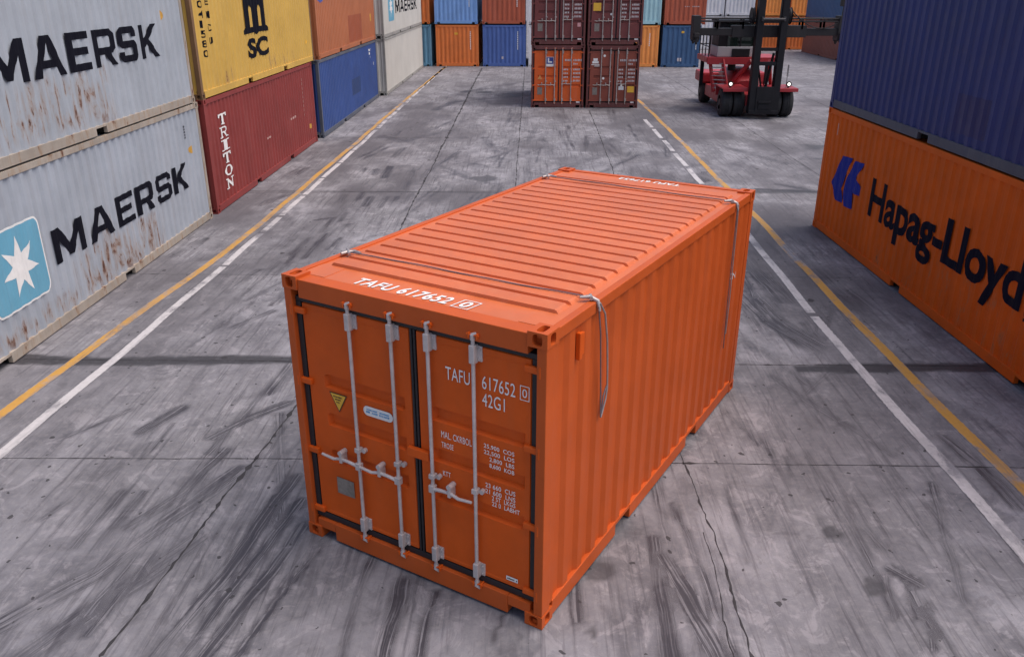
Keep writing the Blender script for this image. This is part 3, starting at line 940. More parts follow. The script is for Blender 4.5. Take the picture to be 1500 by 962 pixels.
D(join2d([bars2d(.79, 1.508, .013, .014, 8, 0, 4), bars2d(.785, 1.483, .014, .017, 8, 0, 5), bars2d(.93, 1.508, .013, .014, 7, 0, 6), bars2d(.925, 1.483, .014, .017, 8, 0, 7)]), BLUEP, 'sticker_print', eps=.0045)
D(rect2d(.375, .575, .545, .715), PLATE, 'data_plate', eps=.004)
D(rect2d(2.165, 2.275, .325, .365), WHITE, 'small_label')
D(bars2d(2.175, .338, .010, .012, 8, .001, 9), BLACKM, 'label_print', eps=.0045)
# small bracket and mark on the long side
bm = bmesh.new()
box(bm, -hx + .50, -hx + .545, -hy - .010, -hy + .03, 2.20, 2.42, .006)
box(bm, -hx + .545, -hx + .60, -hy + .002, -hy + .03, 2.22, 2.40, .004)
obj('side_bracket', bm, ORANGE_DOOR, R)
hero.mark(-1, fit2d(text2d('CN'), -hx + 4.52, -hx + 4.66, 1.62, 1.70), WHITE, 'side_lettering')

# lashing wires lying across the roof
WIRE = plain('steel_wire_rope', (0.20, 0.17, 0.19), .45, .5, .2, 60)
SHACK = plain('shackle_steel', (0.40, 0.35, 0.34), .4, .5, .1, 30)


def W2(x, y, z):
    v = Vector((org.x, org.y, .004)) + l_ * x + w_ * y + Vector((0, 0, z))
    return v


def lashing(label, xa, xb, tail, rn):
    r = random.Random(rn)
    base = W2(-hx + xa, hy - .10, HM + .0)
    o = thing('lashing_wire', label, 'wire', base, 0, 'lashing wires over the orange container')
    rel = lambda p: Vector(p) - base
    bm = bmesh.new()
    n = 40
    pts = []
    for k in range(n + 1):
        f = k / n
        pts.append(rel(W2(-hx + xa + (xb - xa) * f + .01 * math.sin(7 * f), hy - .11 - f * (WM - .17), HM + .012 + .002 * math.sin(23 * f))))
    tube(bm, pts, .0055, 8)
    obj('wire', bm, WIRE, o, 60)
    bm = bmesh.new()
    p = W2(-hx + xa, hy - .10, HM + .012)
    tube(bm, [rel(p + l_ * -.07 + w_ * .02), rel(p), rel(p + l_ * .05 - w_ * .03), rel(p + l_ * .03 - w_ * .12)], [.014, .02, .016, .012], 8)
    tube(bm, [rel(p + l_ * -.04 - w_ * .05), rel(p + l_ * .03 + w_ * .03 + Vector((0, 0, .012)))], .014, 8)
    obj('shackle', bm, SHACK, o, 50)
    bm = bmesh.new()
    q = W2(-hx + xb, -hy + .05, HM + .014)
    tube(bm, [rel(q - l_ * .05 + w_ * .08), rel(q + w_ * .02), rel(q - w_ * .05 - Vector((0, 0, .02))), rel(q - w_ * .07 - Vector((0, 0, .10)))], [.012, .02, .018, .012], 8)
    tube(bm, [rel(q + l_ * .03 + w_ * .03), rel(q - l_ * .03 - w_ * .01)], .016, 8)
    obj('shackle', bm, SHACK, o, 50)
    for pts, rad, light in tail:
        bm = bmesh.new()
        tube(bm, [rel(W2(-hx + a, -hy - c, z)) for a, c, z in pts], rad, 8)
        obj('hanging_tail', bm, SHACK if light else WIRE, o, 60)


lashing('steel lashing wire across the roof end nearest the doors, tail hanging in a loop', .72, .80, [
    ([(.80, .02, 2.57), (.90, .022, 2.45), (.965, .022, 2.2), (1.0, .02, 1.95), (1.02, .018, 1.76), (1.0, .018, 1.66), (.93, .014, 1.52)], .008, True),
    ([(.79, .016, 2.54), (.845, .016, 2.30), (.88, .014, 2.0), (.905, .013, 1.75), (.925, .012, 1.52)], .006, False),
    ([(1.02, .014, 1.78), (.96, .013, 1.70), (.935, .012, 1.55)], .007, False)], 3)
lashing('thin lashing wire across the far roof end, straight tail hanging down', 4.42, 4.36, [
    ([(4.36, .02, 2.57), (4.385, .018, 2.40), (4.40, .016, 2.0), (4.43, .015, 1.5), (4.42, .015, 1.0)], .007, True),
    ([(4.345, .016, 2.53), (4.35, .014, 2.0), (4.37, .013, 1.3), (4.40, .012, .82)], .006, False)], 4)

# ================================================================== stacks on the left
def left_box(label, y0, y1, xf, z, mat, H=2.5, **kw):
    return Container(label, (xf - 1.15, (y0 + y1) / 2, z), PI / 2, y1 - y0, 2.3, H, mat, 'containers stacked along the left of the yard', pitch=.24, depth=.032, **kw), (y0 + y1) / 2


FRAME_RUST = paint('worn_cream_frame_paint', (0.36, 0.31, 0.26), .6, .2, .5, 1.0, ((-6.2, 6.2, -.2, 2.7),), .60, seed=3, dust=(.2, .12, .07))
L0 = 11.875
GREY_UP = paint('pale_grey_paint_rusting', (0.365, 0.395, 0.44), .5, .10, .35, .5, rust_boxes=((-.9, 2.5, .25, 1.0), (-3.0, -1.0, .2, .55)), rust_at=.56, seed=4, dust=(.33, .29, .27))
GREY_LO = paint('pale_grey_paint_rusted_low', (0.36, 0.39, 0.44), .5, .10, .35, .5, rust_boxes=((.4, 3.4, .18, .85), (-2.2, .3, .16, .4), (1.2, 1.6, .9, 1.2)), rust_at=.54, seed=5, dust=(.33, .28, .26))
c, yc = left_box('pale grey container at ground level with rust along its foot and a blue star square', 5.9, 17.85, -7.05, 0.0, GREY_LO, frame_mat=FRAME_RUST)
m_low = fit2d(block_word('MAERSK', .16), 11.68 - yc, 16.86 - yc, .92, 1.44)
c.mark(-1, m_low, BLACKM, follow=.35)
LBLUE = paint('light_blue_panel_paint', (0.13, 0.36, 0.50), .5, .08, .15, .3, seed=6)
c.mark(-1, rrect2d(10.07 - yc, 11.43 - yc, .63, 1.77, .14), WHITE, 'emblem_edge', eps=.004, follow=.35)
c.mark(-1, rrect2d(10.10 - yc, 11.40 - yc, .66, 1.74, .12), LBLUE, 'emblem_panel', eps=.007, follow=.35)
c.mark(-1, star2d(10.80 - yc, 1.19, .44, .19), WHITE, 'emblem_star', eps=.010, follow=.35)
OCHRE = plain('ochre_mark', (0.55, 0.30, 0.05), .6)
c.mark(-1, loops2d([[(17.22 - yc + .09 * math.cos(k), 1.62 + .08 * math.sin(k)) for k in np.linspace(0, 6.28, 14)[:-1]]]), OCHRE, 'ochre_sticker')
c.mark(-1, join2d([bars2d(16.95 - yc, 2.1 - .055 * k, .03, .045, 3, .01, k) for k in range(5)]), BLACKM, 'small_lettering')
c, yc = left_box('pale grey container in the upper layer with tall black capitals and rust runs', 5.85, 17.75, -7.05, 2.5, GREY_UP, frame_mat=FRAME_RUST)
c.mark(-1, fit2d(block_word('MAERSK', .16), 11.1 - yc - .05, 16.40 - yc, 3.54 - 2.5, 4.12 - 2.5), BLACKM, follow=.35)
c.mark(-1, rrect2d(9.2 - yc, 10.6 - yc, .9, 2.1, .12), LBLUE, 'emblem_panel')
c.mark(-1, loops2d([[(16.75 - yc + .07 * math.cos(k), 1.75 + .09 * math.sin(k)) for k in np.linspace(0, 6.28, 14)[:-1]]]), OCHRE, 'ochre_sticker')

MAROON = paint('maroon_container_paint', (0.235, 0.034, 0.030), .5, .14, .25, .5, seed=7, dust=(.3, .15, .13))
YELLOW = paint('mustard_yellow_container_paint', (0.60, 0.37, 0.075), .5, .10, .3, .6, rust_boxes=((-4.0, -2.0, .15, .42), (.0, 2.6, .2, .5)), rust_at=.62, seed=8, dust=(.35, .25, .12))
c, yc = left_box('maroon container at ground level with white letters running down it', 18.12, 27.55, -7.03, 0, MAROON)
z = 2.08
for k, ch in enumerate('TRITON'):
    h = .245
    c.mark(-1, fit2d(loops2d(SLAB[ch]), 18.92 - yc, 19.42 - yc, z - h, z), WHITE, follow=.35); z -= .292
c.mark(-1, join2d([bars2d(26.2 - yc, 2.05 - .13 * k, .035, .09, 1, .02, k) for k in range(9)] + [bars2d(26.75 - yc, 1.6 - .12 * k, .03, .08, 1, .02, k + 20) for k in range(5)]), plain('faded_pink_lettering', (.5, .3, .27), .6), 'small_lettering')
PSC = plain('faded_pink_scuff', (.5, .3, .27), .6)
for q_ in (bars2d(22.3 - yc, .95, .1, .06, 2, .1, 31), bars2d(24.7 - yc, 1.1, .12, .06, 3, .1, 5)): c.mark(-1, q_, PSC, 'faded_lettering')
c.mark(-1, rect2d(26.75 - yc, 27.0 - yc, .52, .66), OCHRE, 'ochre_sticker')
c, yc = left_box('mustard yellow container stacked on the maroon one', 18.12, 28.0, -7.03, 2.5, YELLOW, frame_mat=paint('rusty_brown_frame_paint', (0.19, 0.10, 0.045), .6, .2, .5, 1.0, seed=9, dust=(.10, .06, .04)), rail_mat=YELLOW)
# arched three-legged emblem with a foot line, then SC
mm = [[(0, 0), (0, .1), (.1, .16), (.1, 1.0), (.16, 1.25), (.3, 1.3), (.40, 1.22), (.52, 1.3), (.66, 1.22), (.76, 1.3), (.9, 1.25), (.94, 1.0), (.94, .16), (1.04, .1), (1.04, 0), (.62, .02), (.52, -.05), (.40, .02)],
      [(.27, .16), (.38, .16), (.38, .62), (.33, .72), (.27, .62)], [(.63, .16), (.75, .16), (.75, .62), (.70, .72), (.63, .62)]]
c.mark(-1, fit2d(loops2d(mm), 21.35 - yc, 23.42 - yc, 1.10, 2.36), BLACKM, 'emblem', follow=.35)
c.mark(-1, fit2d(text2d('SC', .045, 1.0), 21.55 - yc, 23.25 - yc, .56, 1.04), BLACKM, follow=.35)
for k, ch in enumerate('11041580'):
    c.mark(-1, fit2d(text2d(ch, .02), 18.62 - yc, 18.62 + (.10 if ch == '1' else .22) - yc, 1.95 - .2 * k + .28, 2.1 - .2 * k + .28), BLACKM, 'small_lettering')
for k, ch in enumerate('REMCU'):
    c.mark(-1, fit2d(text2d(ch, .02), 19.0 - yc, 19.2 - yc, 2.15 - .27 * k, 2.30 - .27 * k), BLACKM, 'small_lettering')
c.mark(-1, loops2d([[(27.2 - yc + .12 * math.cos(k), .62 + .09 * math.sin(k)) for k in np.linspace(0, 6.28, 14)[:-1]]]), YEL, 'yellow_sticker')

NAVY = paint('royal_blue_container_paint', (0.032, 0.072, 0.24), .5, .14, .2, .3, seed=10, dust=(.12, .16, .25))
ORANGE_L = paint('faded_orange_container_paint', (0.42, 0.135, 0.055), .5, .10, .25, .3, seed=11, dust=(.36, .22, .15))
c, yc = left_box('royal blue container at ground level, second ground box beyond the pale grey one', 28.05, 38.9, -6.94, 0, NAVY, frame_mat=paint('slate_frame_paint', (0.09, 0.10, 0.13), .6, .2, .4, .6, seed=12))
c.mark(-1, join2d([bars2d(36.9 - yc, 2.12, .12, .11, 5, .03, 1), bars2d(37.2 - yc, 1.98, .12, .11, 2, .03, 2), bars2d(37.4 - yc, 1.82, .1, .1, 1, .03, 4), bars2d(38.0 - yc, 1.5, .08, .14, 1, .03, 6)]), WHITE, 'small_lettering')
c.mark(-1, rect2d(33.2 - yc, 34.9 - yc, .75, 1.35), paint('darker_blue_patch_paint', (0.026, 0.056, 0.165), .5, .1, seed=13), 'repainted_patch')
c, yc = left_box('faded orange container stacked on the royal blue one', 28.3, 38.9, -6.94, 2.5, ORANGE_L)
c.mark(-1, loops2d([[(29.15 - yc + .42 * math.cos(k), 1.92 + .2 * math.sin(k)) for k in np.linspace(0, 6.28, 14)[:-1]]]), plain('blue_emblem', (0.06, 0.09, 0.35), .5), 'emblem')
c.mark(-1, rect2d(33.4 - yc, 36.0 - yc, .22, 1.18), paint('darker_orange_patch_paint', (0.34, 0.085, 0.035), .5, .1, seed=14), 'repainted_patch')
c.mark(-1, rect2d(37.9 - yc, 38.2 - yc, .8, 1.1), OCHRE, 'ochre_sticker')

CREAM = paint('cream_white_container_paint', (0.56, 0.54, 0.50), .5, .07, .25, .3, seed=15, dust=(.4, .33, .25))
c, yc = left_box('plain cream white container at the far end of the left ground row', 39.5, 53.4, -6.66, 0, CREAM, frame_mat=paint('grey_frame_paint', (.3, .29, .27), .6, .2, .4, .5, seed=16))
c, yc = left_box('cream white container stacked at the far end, with black capitals and a blue star square', 39.5, 53.4, -6.66, 2.5, CREAM, frame_mat=paint('grey_frame_coating', (.3, .29, .27), .6, .2, .4, .5, seed=17))
c.mark(-1, fit2d(block_word('MAERSK', .16), 43.3 - yc, 51.4 - yc, .95, 1.55), BLACKM)
c.mark(-1, rrect2d(41.2 - yc, 42.75 - yc, .65, 1.9, .1), LBLUE, 'emblem_panel')
c.mark(-1, star2d(41.98 - yc, 1.25, .5, .22), WHITE, 'emblem_star', eps=.005)

# ================================================================== stacks on the right
RGROUP = 'containers stacked along the right of the yard'
ORANGE_R = paint('deep_orange_container_paint', (0.70, 0.120, 0.012), .55, .12, .12, .5, spec=.15, rust_boxes=((-3.5, 3.2, .16, .95),), rust_at=.64, seed=18, dust=(.3, .12, .06))
INDIGO = paint('indigo_container_paint', (0.020, 0.030, 0.145), .5, .14, .2, .3, seed=19, dust=(.08, .08, .16))
SLATE = paint('slate_rail_paint', (0.075, 0.075, 0.10), .6, .2, .4, .6, seed=20)
ar = Vector((-.21 / 8, 1, 0)).normalized()
br = Vector((ar.y, -ar.x, 0))
RL, RW = 12.0, 2.35
far = Vector((6.12, 17.57, 0))
cen = far - ar * (RL / 2) + br * (RW / 2)
rz = math.atan2(ar.y, ar.x)
c = Container('deep orange container at ground level on the right, with a blue emblem and dark lettering', (cen.x, cen.y, 0), rz, RL, RW, 2.5, ORANGE_R, RGROUP, pitch=.25, depth=.026)
U = lambda y: (far.y - y) - RL / 2     # distance from the far end -> u to the right as seen
HLB = paint('dark_blue_lettering_paint', (0.010, 0.009, 0.020), .7, .1, .06, .2, seed=21, spec=.06)
HLE = paint('blue_emblem_paint', (0.018, 0.030, 0.26), .6, .1, .06, .2, seed=22, spec=.1)
c.mark(1, fit2d(text2d('Hapag-Lloyd', .028, .98), U(15.02), U(10.12), .70, 1.60), HLB, follow=.35)
em = [[(-4.96, 1.7), (-4.47, 1.74), (-4.70, 1.35), (-4.80, 1.08), (-4.64, 0.83), (-5.02, 0.8), (-5.33, 1.1)],
      [(-4.33, 1.72), (-3.89, 1.75), (-4.2, 1.42), (-3.9, 1.3), (-3.92, 1.14), (-4.25, 1.12), (-4.17, 0.82), (-4.55, 0.79), (-4.70, 1.06), (-4.60, 1.34)]]
for q_ in em: c.mark(1, loops2d([q_]), HLE, 'emblem', follow=.35)
c.mark(1, rect2d(U(17.05), U(16.98), 2.02, 2.25), plain('pink_label', (.5, .3, .26), .5), 'small_label')
c.mark(1, join2d([bars2d(U(10.05) + .02, 1.05 - .07 * k, .03, .05, 2, .01, k) for k in range(4)]), HLB, 'small_lettering')
c = Container('indigo blue container stacked on the deep orange one at right', (cen.x + .01, cen.y + .03, 2.5), rz, RL, RW, 2.5, INDIGO, RGROUP, rail_mat=SLATE, pitch=.25, depth=.03)
c.mark(1, rect2d(U(12.65), U(11.75), .3, .85), paint('dark_indigo_patch_paint', (0.023, 0.023, 0.115), .5, .1, seed=23), 'repainted_patch')

# ================================================================== double stack in the middle distance
CG = 'containers of the free-standing double stack'
MAR2 = paint('dark_maroon_container_paint', (0.165, 0.037, 0.034), .5, .14, .25, .4, seed=24, dust=(.2, .1, .1))
MAR3 = paint('brown_red_container_paint', (0.25, 0.055, 0.032), .5, .14, .25, .4, seed=25, dust=(.25, .12, .1))
ORC = paint('burnt_orange_container_paint', (0.66, 0.10, 0.009), .5, .12, .2, .3, seed=26)
FR2 = paint('maroon_frame_paint', (0.13, 0.035, 0.032), .6, .15, .3, .4, seed=27)
LAV = plain('faded_white_lettering', (0.55, 0.48, 0.48), .6, 0, .1)
def mid_box(label, x0, x1, z, mat):
    c = Container(label, ((x0 + x1) / 2, 35.75 + 3.03, z), PI / 2, 6.06, x1 - x0, 2.5, mat, CG, frame_mat=FR2, door_end=True)
    c.doors((.69, 1.12, 1.48, 1.90), mat, GALV_D, simple=True)
    W, H = x1 - x0, 2.5
    def rel(u0, u1, v0, v1): return rect2d(u0 * W, u1 * W, v0 * H, v1 * H)
    c.rel = rel
    for k in range(4):
        c.door_mark(join2d([bars2d(.61 * W, (.60 - .06 * k) * H, .05, .075, 3, .01, k), bars2d(.79 * W, (.60 - .06 * k) * H, .045, .08, 5, .01, k + 9)]), LAV, 'small_lettering')
    c.door_mark(join2d([bars2d(.63 * W, .745 * H, .05, .085, 4, .01, 33), bars2d(.79 * W, .745 * H, .045, .085, 6, .01, 39), bars2d(.79 * W, .69 * H, .05, .075, 3, .01, 44)]), LAV, 'code_lettering', eps=.004)
    c.door_mark(rel(.86, .93, .065, .10), WHITE, 'small_label')
    c.door_mark(rel(.12, .21, .21, .33), PLATE, 'data_plate')
    return c, W, H
c, W, H = mid_box('burnt orange container at the foot of the double stack, left', 0.0, 2.2, 0, ORC)
c.door_mark(c.rel(.28, .42, .66, .81), WHITE, 'logo_sign')
c.door_mark(c.rel(.285, .415, .70, .805), plain('navy_sign', (.03, .05, .25), .5), 'logo_field', eps=.0045)
c.door_mark(join2d([c.rel(.31, .335, .72, .79), c.rel(.335, .39, .72, .74)]), WHITE, 'logo_mark', eps=.006)
c.door_mark(loops2d([[(.12 * W, .455 * H), (.21 * W, .455 * H), (.165 * W, .53 * H)]]), plain('orange_sticker', (.6, .25, .08), .5), 'warning_sticker')
c, W, H = mid_box('brown red container at the foot of the double stack, with a yellow label', 2.3, 4.46, 0, MAR3)
c.door_mark(join2d([c.rel(.10, .22, .71, .745), c.rel(.12, .20, .75, .79), c.rel(.08, .24, .685, .695), c.rel(.14, .24, .665, .675)]), WHITE, 'emblem')
for u, v in ((.32, .475), (.33, .83)):
    c.door_mark(loops2d([[(u * W + .05 * math.cos(k), v * H + .05 * math.sin(k)) for k in np.linspace(0, 6.28, 14)[:-1]]]), WHITE, 'round_label')
c.door_mark(c.rel(.79, .92, .25, .35), YEL, 'yellow_label')
c.door_mark(join2d([c.rel(.62, .72, .29, .35), c.rel(.65, .69, .35, .39)]), WHITE, 'white_label')
c, W, H = mid_box('dark maroon container in the upper layer of the double stack, left', -.02, 2.19, 2.5, MAR2)
c.door_mark(c.rel(.26, .43, .72, .84), plain('pale_pink_label', (.6, .45, .47), .5), 'pink_label')
c.door_mark(c.rel(.85, .91, .28, .34), plain('pink_label_small', (.6, .3, .3), .5), 'small_pink_label')
c, W, H = mid_box('dark maroon container in the upper layer of the double stack, with an orange label', 2.28, 4.5, 2.5, MAR2)
c.door_mark(c.rel(.09, .23, .52, .64), YEL, 'yellow_label')
c.door_mark(loops2d([[(.42 * W + .045 * math.cos(k), .47 * H + .045 * math.sin(k)) for k in np.linspace(0, 6.28, 14)[:-1]]]), WHITE, 'round_label')

# ================================================================== rows closing the far end
BG = 'containers of the far row'
pc = lambda n, c, s: paint(n, tuple(x * 1.4 for x in c), .5, .12, .2, .3, seed=s)
FO, FB, FLB = pc('far_orange_paint', (.50, .13, .028), 31), pc('far_blue_paint', (.05, .095, .27), 32), pc('far_light_blue_paint', (.13, .24, .46), 33)
FRB, FT, FDB = pc('far_brick_paint', (.30, .065, .03), 34), pc('far_teal_paint', (.10, .22, .31), 35), pc('far_dark_blue_paint', (.03, .075, .16), 36)
FLO, FW, FTL = pc('far_light_orange_paint', (.62, .22, .05), 37), pc('far_white_paint', (.50, .49, .50), 38), pc('far_pale_teal_paint', (.27, .42, .45), 39)
FBR = pc('far_brown_paint', (.20, .06, .04), 40)
def back(label, x0, x1, z, mat, y=54.2, L=6.06, g=BG):
    return Container(label, ((x0 + x1) / 2, y + L / 2, z), PI / 2, L, x1 - x0, 2.45, mat, g, end_pitch=.28)
def code(c, u, v0, n, h=.11, sc=.055):
    c.door_mark(join2d([rect2d(u * c.W, u * c.W + sc, v0 - k * h, v0 - k * h + h * .7) for k in range(n)]), WHITE, 'small_lettering', eps=.004, dx=.02)
back('teal container at ground level, behind the end of the cream white stack', -8.75, -6.22, 0, FT)
back('brick orange container on top of the teal one in the far row', -8.75, -6.28, 2.5, FO)
c = back('orange container at ground level in the far row, below a light blue one', -5.94, -3.28, 0, FO); code(c, .80, 2.0, 10)
c.door_mark(rect2d(.44 * 2.66, .52 * 2.66, 1.88, 2.0), YEL, 'yellow_label', dx=.02, eps=.004)
c = back('light blue container on top of an orange one in the far row', -5.98, -3.33, 2.5, FLB); code(c, .80, 2.2, 12)
c = back('royal blue container at ground level in the far row, below a brick red one', -3.02, -.35, 0, FB); code(c, .80, 2.0, 10)
c.door_mark(rect2d(.44 * 2.66, .48 * 2.66, .45, .6), LAV, 'small_label', dx=.02, eps=.004)
c = back('brick red container on top of a royal blue one in the far row', -3.04, -.4, 2.5, FRB); code(c, .80, 2.2, 12)
back('pale grey container showing a narrow strip left of the double stack, lower', -.18, 2.3, 0, FW)
back('pale grey container showing a narrow strip left of the double stack, upper', -.22, 2.3, 2.5, FW)
c = back('light orange container at ground level right of the double stack', 5.45, 7.86, 0, FLO); code(c, .75, 1.9, 7)
back('pale teal container on top of the light orange one in the far row', 5.50, 7.9, 2.5, FTL)
c = back('dark blue container at ground level beside the light orange one', 8.07, 10.42, 0, FDB); code(c, .88, 1.6, 6)
c.door_mark(rect2d(1.15, 1.32, 2.0, 2.12), YEL, 'yellow_label', dx=.02, eps=.004)
c.door_mark(join2d([rect2d(1.0, 1.1, .35, .55), rect2d(1.15, 1.25, .35, .55)]), LAV, 'small_label', dx=.02, eps=.004)
c = back('brick red container on top of the dark blue one behind the red handler', 8.1, 10.62, 2.5, FRB)
c.door_mark(bars2d(1.2, 1.0, .06, .06, 8, .05, 3), LAV, 'small_lettering', dx=.02, eps=.004)
FG = 'containers of the farthest row'
back('white container at ground level behind the cab of the red handler', 12.4, 15.0, 0, FW, 69.5, g=FG)
back('white container in the upper layer behind the cab of the red handler', 12.4, 15.0, 2.5, FW, 69.5, g=FG)
back('white container at ground level left of the handler mast in the farthest row', 15.1, 17.35, 0, FW, 69.5, g=FG)
back('white container in the upper layer left of the handler mast', 15.1, 17.35, 2.5, FW, 69.5, g=FG)
back('orange red container at ground level behind the handler mast', 17.55, 19.95, 0, FO, 69.5, g=FG)
back('bright orange container in the upper layer behind the handler mast', 17.55, 19.95, 2.5, FLO, 69.5, g=FG)
back('orange red container at ground level right of the handler mast', 20.15, 22.6, 0, FO, 69.5, g=FG)
back('bright orange container in the upper layer right of the handler mast', 20.15, 22.6, 2.5, FLO, 69.5, g=FG)
SG = 'containers side-on at the far right'
c = Container('brown red container seen side-on at ground level at far right', (20.75 + 1.2, 61.5, 0), PI / 2, 12.0, 2.4, 2.5, FBR, SG)
c = Container('dark blue container seen side-on in the upper layer at far right', (20.72 + 1.2, 61.45, 2.5), PI / 2, 12.0, 2.4, 2.5, FDB, SG)
# ================================================================== container handler with raised mast
CR = thing('container_handler', 'red and black container handler with tall mast and wide spreader, parked facing the camera', 'handler', (8.75, 33.6, 0))
RED = paint('dark_red_machine_paint', (.36, .020, .028), .4, .12, .2, .3, seed=51, dust=(.25, .15, .14))
BLK = paint('black_mast_paint', (.011, .010, .013), .5, .2, .25, .3, seed=52, dust=(.05, .045, .045), spec=.25)
CABG = paint('light_grey_cab_paint', (.40, .38, .39), .45, .08, .2, .2, seed=53)
TYRE_M = plain('tyre_rubber', (.016, .015, .017), .75, 0, .25, 12)
RIM = plain('grey_wheel_rim', (.06, .055, .06), .5, .2)
kg = NT('tinted_cab_glass')
kg.p.inputs['Transmission Weight'].default_value = .35
GLASS = kg.out((.02, .035, .03), .06, spec=.6)
STEEL = plain('worn_steel_bar', (.30, .28, .28), .4, .6, .15)
X0, Y0 = 8.75, 33.6
L_ = lambda x, y, z: (x - X0, y - Y0, z)


def wbox(bm, x0, x1, y0, y1, z0, z1, bev=0.0):
    box(bm, x0 - X0, x1 - X0, y0 - Y0, y1 - Y0, z0, z1, bev)


def wheel(x, y, r, w):
    bm = bmesh.new()
    pr = [(-w / 2, r * .60), (-w / 2, r * .80), (-w * .47, r * .92), (-w * .36, r * .985), (-w * .12, r), (-w * .115, r * .965), (-w * .07, r * .965), (-w * .065, r), (w * .065, r), (w * .07, r * .965), (w * .115, r * .965), (w * .12, r), (w * .36, r * .985), (w * .47, r * .92), (w / 2, r * .80), (w / 2, r * .60)]
    lathe_x(bm, pr, L_(x, y, r + .004), 48)
    t_ = obj('wheel', bm, TYRE_M, CR, 35)
    for e in (-1, 1):
        bm = bmesh.new()
        lathe_x(bm, [(0, r * .60), (e * .012, r * .60), (e * .014, r * .54), (-e * .05, r * .48), (-e * .06, r * .30), (e * .01, r * .26), (e * .012, 0.02)], L_(x + e * w / 2, y, r + .004), 32)
        for q_ in range(8):
            a = q_ * PI / 4
            c_ = L_(x + e * w / 2, y + r * .39 * math.cos(a), r + .004 + r * .39 * math.sin(a))
            tube(bm, [(c_[0] - e * .06, c_[1], c_[2]), (c_[0] - e * .03, c_[1], c_[2])], .022, 6)
        obj('rim', bm, RIM, t_, 40)


for x in (7.60, 8.06, 9.48, 9.94):
    wheel(x, 33.6, .53, .42)
for x in (7.62, 9.88):
    wheel(x, 37.75, .50, .42)
# chassis, counterweight, fenders
bm = bmesh.new()
wbox(bm, 7.75, 9.75, 34.3, 38.0, .38, .80, .04)
wbox(bm, 7.50, 7.80, 34.25, 37.15, .40, .86, .04)
wbox(bm, 9.70, 10.0, 34.25, 37.15, .40, .86, .04)
wbox(bm, 8.3, 9.2, 33.2, 34.4, .45, .85, .03)
wbox(bm, 8.1, 9.4, 33.52, 33.68, .45, .62, .02)
obj('chassis', bm, RED, CR)
bm = bmesh.new()
wbox(bm, 7.35, 10.15, 37.25, 38.9, .85, 1.30, .09)
wbox(bm, 7.75, 9.75, 38.1, 38.9, .45, .86, .05)
obj('counterweight', bm, RED, CR)
for e in (-1, 1):
    bm = bmesh.new()
    a, b = (7.36, 8.32) if e < 0 else (9.24, 10.22)
    wbox(bm, a, b, 33.0, 34.35, 1.08, 1.13, .012)
    wbox(bm, a, b, 34.30, 34.36, .72, 1.10, .01)
    wbox(bm, a, b, 32.96, 33.01, 1.00, 1.12, .01)
    obj('fender', bm, RED, CR)
    bm = bmesh.new()
    hx_ = 7.66 if e < 0 else 9.88
    c_ = L_(hx_, 33.12, 1.27)
    tube(bm, [(c_[0], c_[1] + .12, c_[2]), (c_[0], c_[1] + .03, c_[2]), (c_[0], c_[1], c_[2])], [.06, .10, .105], 16)
    bar(bm, (c_[0], c_[1] + .07, 1.10), (c_[0], c_[1] + .07, 1.22), .05, .05)
    hl = obj('headlight', bm, BLK, CR, 40)
    bm = bmesh.new()
    tube(bm, [(c_[0], c_[1] - .004, c_[2]), (c_[0], c_[1] - .018, c_[2])], [.062, .05], 16)
    ke = NT('lit_lamp_lens'); ke.p.inputs['Emission Color'].default_value = (1, .95, .85, 1); ke.p.inputs['Emission Strength'].default_value = 1.2
    obj('lens', bm, ke.out((.8, .8, .8), .2), hl)
    bm = bmesh.new()
    mx = 7.52 if e < 0 else 9.80
    tube(bm, [L_(mx, 33.2, 1.13), L_(mx, 33.2, 1.75)], .014, 8)
    wbox(bm, mx - .03, mx + .03, 33.17, 33.2, 1.55, 1.98, .01)
    if e > 0: obj('marker_post', bm, STEEL, CR)
    else: bm.free()
# engine hood, rounded
bm = bmesh.new()
sec = []
for y, hw, z in ((34.5, .45, 1.25), (34.9, .62, 1.55), (35.8, .68, 1.66), (37.0, .66, 1.62), (37.5, .58, 1.4)):
    ring = []
    for q_ in range(13):
        a = PI * q_ / 12
        ring.append(bm.verts.new(L_(8.62 + hw * math.copysign(abs(math.cos(a)) ** .55, math.cos(a)), y, .80 + (z - .80) * abs(math.sin(a)) ** .55)))
    sec.append(ring)
for a, b in zip(sec, sec[1:]):
    for q_ in range(12): bm.faces.new((a[q_], a[q_ + 1], b[q_ + 1], b[q_]))
bm.faces.new(sec[0]); bm.faces.new(sec[-1][::-1])
bmesh.ops.recalc_face_normals(bm, faces=bm.faces[:])
obj('engine_hood', bm, RED, CR, 45)
bm = bmesh.new()
tube(bm, [L_(8.1, 35.2, 1.58), L_(8.1, 35.2, 1.80)], .16, 16)
tube(bm, [L_(8.75, 35.4, 1.62), L_(8.75, 35.4, 1.95)], .11, 16)
obj('air_intake', bm, BLK, CR, 40)
# platform on legs
bm = bmesh.new()
wbox(bm, 6.98, 9.95, 34.6, 36.6, 2.00, 2.12, .02)
wbox(bm, 6.98, 9.95, 34.56, 34.62, 1.86, 2.13, .01)
wbox(bm, 6.95, 7.01, 34.6, 36.6, 1.92, 2.13, .01)
obj('platform', bm, RED, CR)
for x, y in ((7.15, 36.4), (9.85, 36.4), (9.85, 34.8)):
    bm = bmesh.new()
    wbox(bm, x - .07, x + .07, y - .07, y + .07, .85, 2.0, .01)
    obj('leg', bm, BLK, CR)
bm = bmesh.new()
bar(bm, L_(7.95, 34.5, 1.1), L_(8.45, 33.5, 2.1), .12, .12)
bar(bm, L_(9.55, 34.5, 1.1), L_(9.15, 33.5, 2.1), .12, .12)
obj('tilt_brace', bm, RED, CR)
